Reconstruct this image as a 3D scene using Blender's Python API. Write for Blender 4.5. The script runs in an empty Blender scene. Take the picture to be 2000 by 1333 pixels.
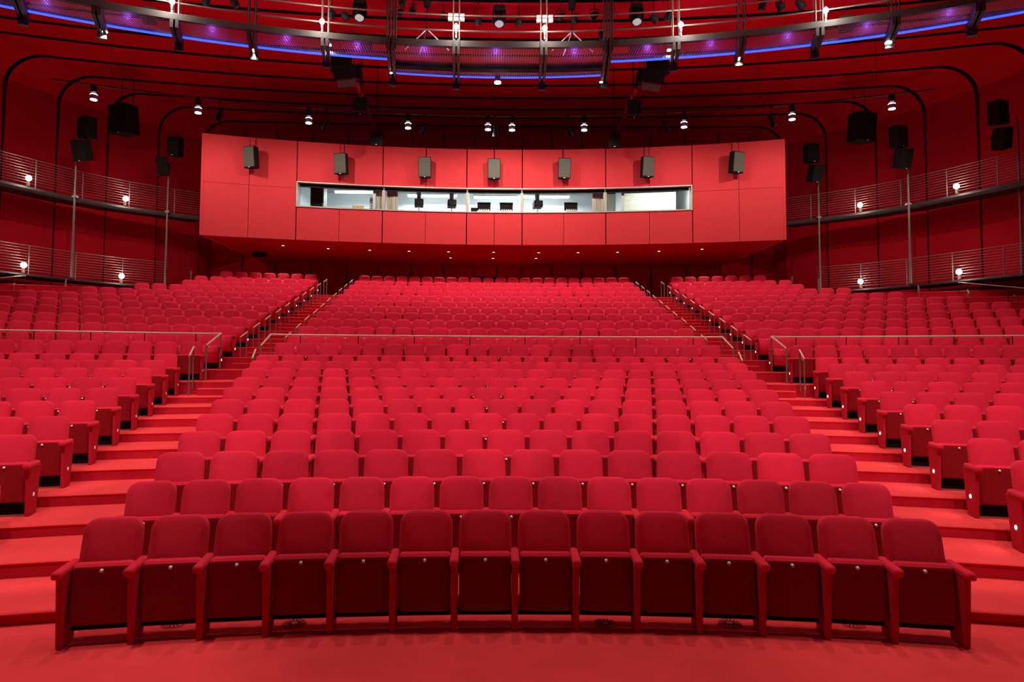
import bpy, bmesh, math, random
from mathutils import Vector, Matrix
import numpy as np
random.seed(7)
PI = math.pi
C = bpy.context.scene.collection
scene = bpy.context.scene

# ------------------------------------------------------------------ camera
# x = across the hall (0 on its axis of symmetry), y = away from the stage, z = up.
FPX = 1333.0
CAM = np.array([-.245, 0.0, 2.40])
YAW, PIT, ROLL, PPX, PPY = .0152, .0525, .0054, 975.0, 636.0
_f = np.array([math.sin(YAW)*math.cos(PIT), math.cos(YAW)*math.cos(PIT), math.sin(PIT)])
_r = np.array([math.cos(YAW), -math.sin(YAW), 0.0]); _u = np.cross(_r, _f)
_r2 = math.cos(ROLL)*_r + math.sin(ROLL)*_u
_u2 = -math.sin(ROLL)*_r + math.cos(ROLL)*_u
cd = bpy.data.cameras.new('camera'); cam = bpy.data.objects.new('camera', cd); C.objects.link(cam)
cam.matrix_world = Matrix(((_r2[0], _u2[0], -_f[0], CAM[0]), (_r2[1], _u2[1], -_f[1], CAM[1]),
                           (_r2[2], _u2[2], -_f[2], CAM[2]), (0, 0, 0, 1)))
cd.sensor_width = 36; cd.lens = FPX/2000*36
cd.shift_x = (1000-PPX)/2000; cd.shift_y = -(666.5-PPY)/2000
cd.clip_end = 200; scene.camera = cam
YC = -13.0                                   # centre of the seating rows' circle

def proj(p):
    d = np.asarray(p, float)-CAM; z = d@_f
    return PPX+FPX*(d@_r2)/z, PPY-FPX*(d@_u2)/z
def _ray(px, py): return _f+_r2*(px-PPX)/FPX-_u2*(py-PPY)/FPX
def on_z(px, py, z):
    d = _ray(px, py); return Vector(CAM+d*((z-CAM[2])/d[2]))
def on_y(px, py, y):
    d = _ray(px, py); return Vector(CAM+d*((y-CAM[1])/d[1]))
def rt(R, th, z=0.0): return Vector((R*math.sin(th), YC+R*math.cos(th), z))

# ------------------------------------------------------------------ world, exposure, lights
w = bpy.data.worlds.new('world'); scene.world = w; w.use_nodes = True
w.node_tree.nodes['Background'].inputs[0].default_value = (.02, .004, .005, 1)
w.node_tree.nodes['Background'].inputs[1].default_value = 1.0
scene.view_settings.view_transform = 'Standard'
scene.view_settings.look = 'None'
scene.view_settings.exposure = 0.0
scene.view_settings.gamma = 1.0
scene.view_settings.use_curve_mapping = False
scene.cycles.max_bounces = 6; scene.cycles.diffuse_bounces = 3; scene.cycles.glossy_bounces = 2
scene.cycles.transmission_bounces = 4; scene.cycles.transparent_max_bounces = 8
scene.cycles.sample_clamp_indirect = 4.0
scene.cycles.caustics_reflective = False; scene.cycles.caustics_refractive = False
scene.cycles.use_denoising = True
scene.cycles.use_adaptive_sampling = True; scene.cycles.adaptive_threshold = .025

WARM = (1.0, .86, .72)
def spot(loc, power, target=None, size=110, blend=.6, color=WARM, radius=.12):
    l = bpy.data.lights.new('spot', 'SPOT'); l.energy = power; l.color = color
    l.spot_size = math.radians(size); l.spot_blend = blend; l.shadow_soft_size = radius
    o = bpy.data.objects.new('house_lamp_light', l); C.objects.link(o); o.location = loc
    if target is not None:
        o.rotation_euler = (Vector(target)-Vector(loc)).to_track_quat('-Z', 'Y').to_euler()
    return o
def point(loc, power, color=WARM, radius=.06):
    l = bpy.data.lights.new('point', 'POINT'); l.energy = power; l.color = color; l.shadow_soft_size = radius
    o = bpy.data.objects.new('small_lamp_light', l); C.objects.link(o); o.location = loc
    return o
# house lights over the stalls (above the frame), straight down
for D, z, angs, p in ((9.0, 12.6, (-22, -11, 0, 11, 22), 720), (14.2, 13.2, (-26, -19, -12, -5, 5, 12, 19, 26), 300),
                      (18.6, 13.4, (-25, -18, -11, -4, 4, 11, 18, 25), 400)):
    for a in angs:
        q = rt(13+D, math.radians(a), z)
        spot(q, p, (q.x, q.y, 0) if D < 10 else rt(13+D+2.6, math.radians(a), 0), size=96 if D < 10 else 70, blend=.5, radius=.10)
# front-of-house lamps over the edge of the stage, aimed up the stalls; their lower edge falls behind the front row
for a in (-27, -18, -9, 0, 9, 18, 27):
    q = rt(13+3.4, math.radians(a), 11.2)
    spot(q, 1250, rt(13+13.6, math.radians(a), .9), size=53, blend=.09, radius=.10)
# narrow lamps over the two aisles
for s_ in (-1, 1):
    for D in (5.5, 9.0, 12.8, 16.5):
        q = rt(13+D, s_*math.radians(13.6), 12.8); spot(q, 620 if D > 6 else (1900 if s_ < 0 else 1200), (q.x, q.y, 0), size=26, blend=.7, radius=.12)

# ------------------------------------------------------------------ materials
def mat(name, color, rough=.6, metal=0.0, noise=0.0, nscale=40, bump=0.0, bscale=300, sheen=0.0, emit=None, estr=0.0, spec=.5, cvar=None):
    m = bpy.data.materials.new(name); m.use_nodes = True
    nt = m.node_tree; b = nt.nodes['Principled BSDF']
    b.inputs['Base Color'].default_value = (*color, 1); b.inputs['Roughness'].default_value = rough
    b.inputs['Metallic'].default_value = metal; b.inputs['Specular IOR Level'].default_value = spec
    if sheen:
        b.inputs['Sheen Weight'].default_value = sheen; b.inputs['Sheen Roughness'].default_value = .5
        b.inputs['Sheen Tint'].default_value = (1, .35, .35, 1)
    if emit:
        b.inputs['Emission Color'].default_value = (*emit, 1); b.inputs['Emission Strength'].default_value = estr
    if noise or bump:
        tc = nt.nodes.new('ShaderNodeTexCoord')
    if noise:
        n = nt.nodes.new('ShaderNodeTexNoise'); n.inputs['Scale'].default_value = nscale; n.inputs['Detail'].default_value = 4
        nt.links.new(tc.outputs['Object'], n.inputs['Vector'])
        r = nt.nodes.new('ShaderNodeMix'); r.data_type = 'RGBA'
        a = cvar or tuple(c*(1-noise) for c in color); d = tuple(min(1, c*(1+noise)) for c in color)
        r.inputs['A'].default_value = (*a, 1); r.inputs['B'].default_value = (*d, 1)
        nt.links.new(n.outputs['Fac'], r.inputs['Factor']); nt.links.new(r.outputs['Result'], b.inputs['Base Color'])
    if bump:
        n2 = nt.nodes.new('ShaderNodeTexNoise'); n2.inputs['Scale'].default_value = bscale
        nt.links.new(tc.outputs['Object'], n2.inputs['Vector'])
        bp = nt.nodes.new('ShaderNodeBump'); bp.inputs['Strength'].default_value = bump; bp.inputs['Distance'].default_value = .01
        nt.links.new(n2.outputs['Fac'], bp.inputs['Height']); nt.links.new(bp.outputs['Normal'], b.inputs['Normal'])
    return m
M = {}
M['plush'] = pl_ = mat('red_plush', (.68, .013, .050), .85, noise=.12, nscale=9, bump=.25, bscale=220, sheen=.18, spec=.15)
nt = pl_.node_tree; oi = nt.nodes.new('ShaderNodeObjectInfo'); mr = nt.nodes.new('ShaderNodeMapRange'); mr.inputs['To Min'].default_value = .86; mr.inputs['To Max'].default_value = 1.08
hs = nt.nodes.new('ShaderNodeHueSaturation'); nt.links.new(oi.outputs['Random'], mr.inputs['Value']); nt.links.new(mr.outputs[0], hs.inputs['Value'])
lk = nt.nodes['Principled BSDF'].inputs['Base Color'].links[0]; src = lk.from_socket; nt.links.new(src, hs.inputs['Color']); nt.links.new(hs.outputs[0], nt.nodes['Principled BSDF'].inputs['Base Color'])
M['panel'] = mat('red_carpeted_panel', (.50, .008, .034), .85, noise=.12, nscale=14, bump=.2, bscale=260, spec=.2)
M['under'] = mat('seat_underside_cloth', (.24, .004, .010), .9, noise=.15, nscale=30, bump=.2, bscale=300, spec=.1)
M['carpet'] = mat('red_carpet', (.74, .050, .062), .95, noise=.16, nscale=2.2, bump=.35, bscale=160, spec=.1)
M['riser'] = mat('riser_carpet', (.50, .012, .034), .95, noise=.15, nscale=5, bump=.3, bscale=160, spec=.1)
M['wall'] = mat('red_acoustic_wall', (.40, .004, .014), .9, noise=.10, nscale=1.5, bump=.1, bscale=120, spec=.1)
M['ceil'] = mat('red_ceiling', (.60, .006, .020), .9, noise=.08, nscale=.8, bump=.1, bscale=90, spec=.1)
M['groove'] = mat('dark_groove', (.012, .0, .001), 1.0, spec=0)
M['booth'] = mat('red_fabric_booth_panel', (.56, .040, .048), .9, noise=.05, nscale=3, bump=.12, bscale=200, spec=.15)
M['black'] = mat('black_metal', (.006, .005, .006), .7, spec=.2)
M['speaker'] = mat('speaker_cabinet', (.010, .009, .009), .8, spec=.15, noise=.1, bump=.1)
M['grille'] = mat('speaker_grille', (.066, .068, .048), .75, noise=.2, nscale=80, bump=.3, bscale=400)
M['steel'] = mat('brushed_steel', (.36, .31, .27), .38, metal=.7, noise=.05)
M['rail'] = mat('aisle_rail_steel', (.26, .19, .16), .42, metal=.5)
M['brown'] = mat('brown_speaker_grille', (.13, .085, .06), .8, noise=.2, nscale=60)
M['tanrail'] = mat('warm_steel_rail', (.80, .58, .45), .35, metal=.35)
M['greybeam'] = mat('grey_painted_beam', (.05, .042, .038), .6, noise=.1, nscale=4)
M['darkbeam'] = mat('dark_steel_beam', (.020, .013, .013), .55, noise=.1)
M['frame'] = mat('window_frame_metal', (.40, .36, .30), .45, metal=.3)
M['plaque'] = mat('seat_number_disc', (.8, .76, .7), .3, metal=.3)
M['galrail'] = mat('gallery_rail_steel', (.20, .16, .145), .45, metal=.4)
M['wgroove'] = mat('wall_seam', (.09, .001, .003), 1.0, spec=0)
M['white'] = mat('white_paint', (.78, .8, .8), .6)
M['roomwall'] = mat('booth_room_wall', (.72, .78, .80), .7, noise=.05)
M['blind'] = mat('roller_blind', (.78, .74, .60), .8, noise=.06, nscale=6)
M['cream'] = mat('cream_box', (.75, .55, .28), .6)
M['grey'] = mat('grey_equipment', (.25, .26, .27), .6)
M['mesh'] = mat('grating_metal', (.20, .12, .14), .5, metal=.5)
def emi(name, col, s): return mat(name, tuple(c*.2 for c in col), .5, emit=col, estr=s)
M['lamp'] = emi('lamp_glow', (1, .93, .82), 14)
M['lampsoft'] = emi('lamp_glow_soft', (1, .9, .75), 5)
M['tube'] = emi('fluorescent_tube', (.93, 1, .97), 12)
M['blue'] = emi('blue_led_strip', (.045, .11, .95), 1.5)
M['led'] = emi('led_face', (.9, .85, .9), .9)
M['green'] = emi('green_sign_glow', (.05, 1, .38), 1.6)
M['gwhite'] = emi('green_white_glow', (.55, 1, .62), 4)
M['aislelamp'] = emi('aisle_lamp', (1, .80, .62), 9)
M['aisleglow'] = emi('aisle_disc_glow', (1, .55, .5), .55)  # faint glow put into the left block's pale unlit discs
# glass of the control room
g = bpy.data.materials.new('window_glass'); g.use_nodes = True; nt = g.node_tree; nt.nodes.clear()
o_ = nt.nodes.new('ShaderNodeOutputMaterial'); mx = nt.nodes.new('ShaderNodeMixShader'); tr = nt.nodes.new('ShaderNodeBsdfTransparent')
gl = nt.nodes.new('ShaderNodeBsdfGlossy'); gl.inputs['Roughness'].default_value = .05; fr = nt.nodes.new('ShaderNodeFresnel'); fr.inputs['IOR'].default_value = 1.45
nt.links.new(fr.outputs[0], mx.inputs[0]); nt.links.new(tr.outputs[0], mx.inputs[1]); nt.links.new(gl.outputs[0], mx.inputs[2]); nt.links.new(mx.outputs[0], o_.inputs[0])
M['glass'] = g
# perforated grating: real holes through a procedural pattern in object space
pm = bpy.data.materials.new('perforated_grating'); pm.use_nodes = True; nt = pm.node_tree; b = nt.nodes['Principled BSDF']
b.inputs['Base Color'].default_value = (.30, .16, .20, 1); b.inputs['Roughness'].default_value = .45; b.inputs['Metallic'].default_value = .4
tc = nt.nodes.new('ShaderNodeTexCoord'); vo = nt.nodes.new('ShaderNodeTexVoronoi'); vo.voronoi_dimensions = '2D'; vo.inputs['Scale'].default_value = 12; vo.inputs['Randomness'].default_value = 0
nt.links.new(tc.outputs['Object'], vo.inputs['Vector'])
lt = nt.nodes.new('ShaderNodeMath'); lt.operation = 'GREATER_THAN'; lt.inputs[1].default_value = .40
nt.links.new(vo.outputs['Distance'], lt.inputs[0]); nt.links.new(lt.outputs[0], b.inputs['Alpha'])
M['perf'] = pm

# ------------------------------------------------------------------ mesh helpers
def obj(name, bm, m, parent=None, smooth=False, angle=None):
    me = bpy.data.meshes.new(name)
    bmesh.ops.recalc_face_normals(bm, faces=bm.faces)
    bm.to_mesh(me); bm.free()
    if smooth: me.shade_smooth()
    for mm in (m if isinstance(m, (list, tuple)) else [m]): me.materials.append(M[mm] if isinstance(mm, str) else mm)
    o = bpy.data.objects.new(name, me); C.objects.link(o)
    if parent: o.parent = parent
    return o
def tag(o, label=None, cat=None, group=None, kind=None):
    if label: o['label'] = label
    if cat: o['category'] = cat
    if group: o['group'] = group
    if kind: o['kind'] = kind
    return o
def thing(name, label, cat, loc=(0, 0, 0), rot=0.0, group=None):
    o = bpy.data.objects.new(name, None); C.objects.link(o); o.location = loc
    o.rotation_euler = rot if isinstance(rot, (tuple, list)) else (0, 0, rot)
    o.empty_display_size = .1
    return tag(o, label, cat, group)
def struct(name, bm, m, parent=None, smooth=False):
    o = obj(name, bm, m, parent, smooth)
    if parent is None: o['kind'] = 'structure'
    return o
def copy_tree(o, parent=None):
    c = o.copy(); C.objects.link(c)
    if parent: c.parent = parent
    for ch in o.children: copy_tree(ch, c)
    return c
def NB(): return bmesh.new()
def box(bm, x0, x1, y0, y1, z0, z1, bev=0.0, seg=2, mtx=None, mi=0):
    n0 = len(bm.verts)
    v = [bm.verts.new((x, y, z)) for x in (x0, x1) for y in (y0, y1) for z in (z0, z1)]
    fs = [bm.faces.new([v[i] for i in q]) for q in ((0, 1, 3, 2), (4, 6, 7, 5), (0, 4, 5, 1), (2, 3, 7, 6), (0, 2, 6, 4), (1, 5, 7, 3))]
    for f in fs: f.material_index = mi
    geo = v
    if bev:
        es = list({e for f in fs for e in f.edges})
        r = bmesh.ops.bevel(bm, geom=es, offset=bev, segments=seg, profile=.5, affect='EDGES')
        geo = list({vv for f in r['faces'] for vv in f.verts} | {vv for vv in v if vv.is_valid})
    if mtx is not None: bmesh.ops.transform(bm, matrix=mtx, verts=geo)
    return bm
def cyl(bm, p0, p1, r0, r1=None, n=16, cap=True):
    p0, p1 = Vector(p0), Vector(p1); r1 = r0 if r1 is None else r1
    q = (p1-p0).to_track_quat('Z', 'Y')
    a = [bm.verts.new(p0+q@Vector((r0*math.cos(2*PI*k/n), r0*math.sin(2*PI*k/n), 0))) for k in range(n)]
    b = [bm.verts.new(p1+q@Vector((r1*math.cos(2*PI*k/n), r1*math.sin(2*PI*k/n), 0))) for k in range(n)]
    for k in range(n): bm.faces.new((a[k], a[(k+1) % n], b[(k+1) % n], b[k]))
    if cap: bm.faces.new(a[::-1]); bm.faces.new(b)
    return bm
def tube(bm, pts, r, n=8, flat=None):
    pts = [Vector(p) for p in pts]; rings = []
    for i, p in enumerate(pts):
        d = (pts[min(i+1, len(pts)-1)]-pts[max(i-1, 0)]).normalized()
        up = Vector((0, 0, 1)) if abs(d.z) < .95 else Vector((0, 1, 0))
        s = d.cross(up).normalized(); t = s.cross(d)
        k = 1.0
        if 0 < i < len(pts)-1:
            c = (pts[i+1]-p).normalized().dot((p-pts[i-1]).normalized()); k = 1/max(.5, math.sqrt((1+c)/2))
        rings.append([bm.verts.new(p+(s*math.cos(2*PI*j/n)+t*math.sin(2*PI*j/n))*r*(k if abs(c if 0 < i < len(pts)-1 else 1) < .99 else 1)) for j in range(n)])
    for a, b in zip(rings, rings[1:]):
        for j in range(n): bm.faces.new((a[j], a[(j+1) % n], b[(j+1) % n], b[j]))
    bm.faces.new(rings[0][::-1]); bm.faces.new(rings[-1])
    return bm
def sph(bm, c, r, n=12):
    bmesh.ops.create_uvsphere(bm, u_segments=n, v_segments=max(6, n//2), radius=r, matrix=Matrix.Translation(Vector(c))); return bm
def prism_x(bm, pts, x0, x1, bev=0.0, seg=2):
    a = [bm.verts.new((x0, y, z)) for y, z in pts]; b = [bm.verts.new((x1, y, z)) for y, z in pts]
    n = len(pts); fs = [bm.faces.new(a), bm.faces.new(b[::-1])]
    for k in range(n): fs.append(bm.faces.new((a[k], b[k], b[(k+1) % n], a[(k+1) % n])))
    if bev: bmesh.ops.bevel(bm, geom=list({e for f in fs for e in f.edges}), offset=bev, segments=seg, profile=.5, affect='EDGES')
    return bm
def outline(w, h, rt_, rb, n):
    """rounded rectangle in x,z centred on x, z 0..h -> [(x,z,nx,nz)]"""
    out = []
    for cx, cz, r, a0 in ((w/2-rt_, h-rt_, rt_, 0), (-w/2+rt_, h-rt_, rt_, 90), (-w/2+rb, rb, rb, 180), (w/2-rb, rb, rb, 270)):
        for k in range(n+1):
            a = math.radians(a0+90*k/n); out.append((cx+r*math.cos(a), cz+r*math.sin(a), math.cos(a), math.sin(a)))
    return out
def pad(bm, w, h, t, rt_, rb, bev, z0, y0, tilt=0.0, taper=0.0, n=5, k=3, bulge=.012):
    """upholstered pad standing in the xz plane: front at y0, back at y0+t, leaning by tilt"""
    ol = outline(w, h, rt_, rb, n); rings = []
    def ring(ins, y):
        vs = []
        for x, z, nx, nz in ol:
            X, Z = x-nx*ins, z-nz*ins
            X *= 1+taper*(1-Z/h)
            vs.append(bm.verts.new((X, y0+y+tilt*Z, z0+Z)))
        return vs
    rings.append(ring(min(rt_, rb)*.98 if min(rt_, rb) < w*.2 else bev*2, -bulge))
    for i in range(k+1):
        a = PI/2*i/k; rings.append(ring(bev*(1-math.sin(a)), bev*(1-math.cos(a))))
    for i in range(1, k+1):
        a = PI/2*(1-i/k); rings.append(ring(bev*(1-math.sin(a)), t-bev*(1-math.cos(a))))
    for a, b in zip(rings, rings[1:]):
        m = len(a)
        for j in range(m): bm.faces.new((a[j], a[(j+1) % m], b[(j+1) % m], b[j]))
    bm.faces.new(rings[0][::-1]); bm.faces.new(rings[-1])
    return bm

# ------------------------------------------------------------------ seating geometry
ROWS = range(1, 24)
FL = {1: 0, 2: .12, 3: .285, 4: .43, 5: .585, 6: .75, 7: .91, 8: 1.07, 9: 1.24, 10: 1.40, 11: 1.55, 12: 1.87, 13: 2.14, 14: 2.47,
      15: 2.78, 16: 3.08, 17: 3.38, 18: 3.68, 19: 3.98, 20: 4.29, 21: 4.59, 22: 4.89, 23: 5.24}
def Db(i): return 6.52 if i == 1 else 6.62+1.08*(i-1)+(0.9 if i >= 13 else 0)-(0.02*(i-13) if i > 13 else 0)
NC = {1: 14, 2: 15, 3: 14, 4: 15, 5: 16, 6: 17, 7: 18, 8: 19, 9: 20, 10: 21, 11: 20, 12: 21, 13: 22, 14: 21, 15: 22, 16: 21, 17: 22,
      18: 21, 19: 22, 20: 21, 21: 22, 22: 21, 23: 22}
CH = {**{i: 11.37 for i in range(1, 12)}, 12: 10.78, 13: 10.56, 14: 10.22, 15: 9.89, 16: 9.62, 17: 9.33, 18: 9.09, 19: 8.87, 20: 8.64,
      21: 8.43, 22: 8.22, 23: 8.0}
SI = {3: 15.6, 4: 15.45, 5: 15.28, 6: 15.15, 7: 15.0, 8: 14.89, 9: 14.77, 10: 14.65, 11: 14.55, 12: 13.85, 13: 13.55, 14: 13.17,
      15: 12.78, 16: 12.42, 17: 12.06, 18: 11.76, 19: 11.42, 20: 11.14, 21: 10.85, 22: 10.56, 23: 10.3}
SO = {23: 15.57, 22: 16.47, 21: 17.53, 20: 19.7, 19: 21.8, 18: 23.56, 17: 25.12}
def Rn(i):                                    # radius of the riser in front of row i
    if i == 13: return 13+19.12
    return 13+Db(i)-.86
WALL = [(22.5, -9), (22.5, 12), (21.5, 20), (20.4, 25.3), (19.75, 27.4), (18.9, 29.4), (17.8, 31.2), (16.3, 32.8), (15.2, 34.6), (15.0, 36.2)]
def wall_x(y):
    for (x0, y0), (x1, y1) in zip(WALL, WALL[1:]):
        if y <= y1: return x0+(x1-x0)*(y-y0)/(y1-y0)
    return WALL[-1][0]
def th_wall(R):
    lo, hi = 0.0, 1.5
    for _ in range(40):
        m = (lo+hi)/2; p = rt(R, m)
        if p.x < wall_x(p.y): lo = m
        else: hi = m
    return lo

# floor: stepped terraces, carpeted
bm = NB()
def sector(bm, R0, R1, z, n=48, t0=None, t1=None, mi=0):
    a0 = th_wall(R0) if t0 is None else None
    def row(R):
        A, B = (-th_wall(R), th_wall(R)) if t0 is None else (t0, t1)
        return [bm.verts.new(rt(R, A+(B-A)*k/n, z)) for k in range(n+1)]
    a, b = row(R0), row(R1)
    for k in range(n): bm.faces.new((a[k], a[k+1], b[k+1], b[k])).material_index = mi
def riser(bm, R, z0, z1, n=48, t0=None, t1=None, mi=1):
    A, B = (-th_wall(R), th_wall(R)) if t0 is None else (t0, t1)
    nose = .02
    a = [bm.verts.new(rt(R+nose, A+(B-A)*k/n, z0)) for k in range(n+1)]
    b = [bm.verts.new(rt(R+nose, A+(B-A)*k/n, z1-.03)) for k in range(n+1)]
    c = [bm.verts.new(rt(R, A+(B-A)*k/n, z1-.012)) for k in range(n+1)]
    d = [bm.verts.new(rt(R+.015, A+(B-A)*k/n, z1)) for k in range(n+1)]
    for p, q in ((a, b), (b, c), (c, d)):
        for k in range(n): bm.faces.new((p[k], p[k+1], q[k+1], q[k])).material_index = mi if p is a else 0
v = [bm.verts.new(p) for p in ((-22.5, -9, 0), (22.5, -9, 0), (22.5, 4.5, 0), (-22.5, 4.5, 0))]; bm.faces.new(v)
sector(bm, 17.5, Rn(2)+.02, 0)
# strip between the flat forestage and the first terrace
n = 48; A = th_wall(17.5)
a = [bm.verts.new(rt(17.5, -A+2*A*k/n)) for k in range(n+1)]
b_ = [bm.verts.new((-22.5+45*k/n, 4.5, 0)) for k in range(n+1)]
for k in range(n):
    q = [b_[k], b_[k+1], a[k+1], a[k]]
    bm.faces.new(q)
for i in range(2, 24):
    riser(bm, Rn(i), FL[i-1], FL[i])
    sector(bm, Rn(i)+.015, (Rn(i+1)+.02) if i < 23 else 49.5, FL[i])
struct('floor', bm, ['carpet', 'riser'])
# intermediate aisle steps
bm = NB()
for i in [12]+list(range(14, 24)):
    tc_, ts_ = math.radians(CH[i]+.15), math.radians(SI[i]-.15)
    zm = (FL[i]+FL[i-1])/2
    for s in (-1, 1):
        t0, t1 = sorted((s*tc_, s*ts_))
        riser(bm, Rn(i)-.42, FL[i-1], zm, 6, t0, t1); sector(bm, Rn(i)-.405, Rn(i)+.02, zm, 6, t0, t1)
for i in (13,):
    pass
struct('trim_1', bm, ['carpet', 'riser'])

# ------------------------------------------------------------------ shell: ceiling and side walls in bands with dark grooves
ZC, RC = 14.75, 1.35
RG = [(-9, .0, 22.5, 0), (2, .002, 22.5, 0), (12, .005, 22.5, 0), (19, .008, 22, 0), (21.4, .0082, 21.8, 1), (22.8, .0082, 21.7, 1), (24.2, .0082, 21.45, 1), (25.6, .0082, 21.15, 1), (27.0, .0082, 20.8, 1), (28.41, .0082, 20.4, 1),
      (29.98, .00715, 19.75, 1), (31.47, .0062, 18.9, 1), (32.9, .0055, 17.8, 1), (34.03, .0045, 16.3, 1), (35.3, .0018, 15.1, 1), (36.2, .001, 15.0, 0)]
NW, NR, NCX = 4, 7, 24
def prof(y0, c, X, off, sg=0):
    """points from floor left over the ceiling to floor right"""
    L = []
    yq = y0-sg*(GW-.055)
    Xo = X+min(off, .12)
    yw = yq-c*X*X
    for k in range(NW): L.append((-Xo, yw, (ZC-RC)*k/NW))
    for k in range(NR+1):
        a = PI/2*k/NR
        L.append((-(X-RC)-(RC+off)*math.cos(a), None, (ZC-RC)+(RC+off)*math.sin(a)))
    for k in range(1, NCX):
        L.append((-(X-RC)+2*(X-RC)*k/NCX, None, ZC+off))
    for k in range(NR, -1, -1):
        a = PI/2*k/NR
        L.append(((X-RC)+(RC+off)*math.cos(a), None, (ZC-RC)+(RC+off)*math.sin(a)))
    for k in range(NW-1, -1, -1): L.append((Xo, yw, (ZC-RC)*k/NW))
    return [(x, (y0-c*min(x*x, X*X)) if y is None else y, z) for x, y, z in L]
parts = {'wall_left': NB(), 'ceiling': NB(), 'wall_right': NB()}
rings = []
GW, GD = .11, .30
for y0, c, X, g_ in RG:
    if g_: rings += [(y0-GW, c, X, 0, 0), (y0-GW, c, X, GD, 1), (y0+GW, c, X, GD, 1), (y0+GW, c, X, 0, 1)]
    else: rings.append((y0, c, X, 0, 0))
P = []
for k_, (y0, c, X, off, m) in enumerate(rings):
    sg = 0 if y0 in [r[0] for r in RG] else (1 if any(abs(y0-GW-r[0]) < 1e-6 and r[3] for r in RG) else -1)
    P.append(prof(y0, c, X, off, sg))
NP = len(P[0])
for name, j0, j1 in (('wall_left', 0, NW+1), ('ceiling', NW+1, NP-NW-2), ('wall_right', NP-NW-2, NP-1)):
    bm = parts[name]
    V = [[bm.verts.new(p) for p in row[j0:j1+1]] for row in P]
    for i in range(len(P)-1):
        for j in range(j1-j0):
            bm.faces.new((V[i][j], V[i][j+1], V[i+1][j+1], V[i+1][j])).material_index = 1 if (rings[i+1][4] and not (rings[i][4] == 0 and rings[i+1][4] == 0)) and rings[i+1][3:] != (0, 0) and (rings[i][3] or rings[i+1][3]) else 0
    struct(name, bm, ['ceil' if name == 'ceiling' else 'wall', 'groove' if name == 'ceiling' else 'wgroove'])
# rear wall with panel seams and a black doorway, wall behind the stage
bm = NB()
box(bm, -15.3, 15.3, 36.3, 36.5, 4.9, ZC+.2)
xs = [-15.1, -13.3, -11.6, -9.7, -7.8, -6.1, -4.4, -2.7, -1.05, .15, 1.5, 3.1, 4.7, 6.5, 8.4, 10.3, 12.1, 13.8, 15.1]
for a, b in zip(xs, xs[1:]):
    if abs(a+1.05) < .01:
        box(bm, a+.03, b-.03, 36.1, 36.32, 6.9, ZC); continue
    box(bm, a+.05, b-.05, 36.1, 36.32, 5.2, ZC, .01, 1)
struct('wall_back', bm, 'wall')
bm = NB(); box(bm, -1.02, .12, 36.15, 36.4, 5.2, 6.9); struct('door_1', bm, 'black')
bm = NB(); box(bm, -22.6, 22.6, -9.2, -9.0, 0, ZC); struct('wall_front', bm, 'wall')

# ------------------------------------------------------------------ control booth overhanging the last rows
BZ0, BZ1 = 7.5, 11.74
def by(x): return 29.7-.0125*x*x
def bx_of(px, py=330):
    y = 29.5
    for _ in range(4):
        q = on_y(px, py, y); y = by(q.x)
    return q.x
seams = [(-12.12, 1)]+[(bx_of(px), k) for px, k in ((487, 0), (580, 1), (664, 0), (748, 1), (832, 0), (912, 1), (966, 0), (1020, 1), (1101, 0), (1183, 1), (1268, 0), (1352, 1), (1443, 0))]+[(12.08, 1)]
WX0, WX1 = bx_of(579, 380), bx_of(1352, 380)
WZ0, WZ1 = 8.96, 9.96
HS = 9.72
def slab(bm, x0, x1, z0, z1, d0=0.0, d1=.10, n=4, mi=0, bev=.0):
    for k in range(n):
        a, b = x0+(x1-x0)*k/n, x0+(x1-x0)*(k+1)/n
        v = [bm.verts.new(p) for p in ((a, by(a)+d0, z0), (b, by(b)+d0, z0), (b, by(b)+d0, z1), (a, by(a)+d0, z1),
                                       (a, by(a)+d1, z0), (b, by(b)+d1, z0), (b, by(b)+d1, z1), (a, by(a)+d1, z1))]
        fs = [(0, 1, 2, 3), (3, 2, 6, 7), (0, 4, 5, 1)]
        if k == 0: fs.append((0, 3, 7, 4))
        if k == n-1: fs.append((1, 5, 6, 2))
        for q in fs: bm.faces.new([v[i] for i in q]).material_index = mi
bm = NB()
for (a, ka), (b, kb) in zip(seams, seams[1:]):
    ga, gb = (.022 if ka else .010), (.022 if kb else .010)
    a2, b2 = a+ga, b-gb
    if a > WX0-.3 and b < WX1+.3:
        slab(bm, a2, b2, BZ0, WZ0-.03); slab(bm, a2, b2, WZ1+.03, BZ1)
    else:
        slab(bm, a2, b2, BZ0, HS-.006); slab(bm, a2, b2, HS+.006, BZ1)
# dark backing behind the seams, around the window
slab(bm, -12.12, 12.08, BZ0+.01, WZ0-.05, .09, .14, 24, 1); slab(bm, -12.12, 12.08, WZ1+.05, BZ1-.01, .09, .14, 24, 1)
slab(bm, -12.12, WX0-.02, WZ0-.1, WZ1+.1, .09, .14, 6, 1); slab(bm, WX1+.02, 12.08, WZ0-.1, WZ1+.1, .09, .14, 6, 1)
# cheeks, top and soffit running back to the rear wall
for s, x in ((-1, -12.12), (1, 12.08)):
    x0, x1 = sorted((x, x-s*.12)); box(bm, x0, x1, by(x)+.02, 36.05, BZ0, BZ1)
def plan(bm, z0, z1, mi):
    n = 24; X = [-12.1+24.15*k/n for k in range(n+1)]
    a = [[bm.verts.new((x, by(x)+.03, z)) for x in X] for z in (z0, z1)]; b = [[bm.verts.new((x, 36.08, z)) for x in X] for z in (z0, z1)]
    for L in (0, 1):
        for k in range(n): bm.faces.new((a[L][k], a[L][k+1], b[L][k+1], b[L][k])).material_index = mi
plan(bm, BZ0+.005, BZ0+.12, 2); plan(bm, BZ1-.1, BZ1-.01, 2)
struct('wall_booth', bm, ['booth', 'groove', 'wall'])
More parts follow.
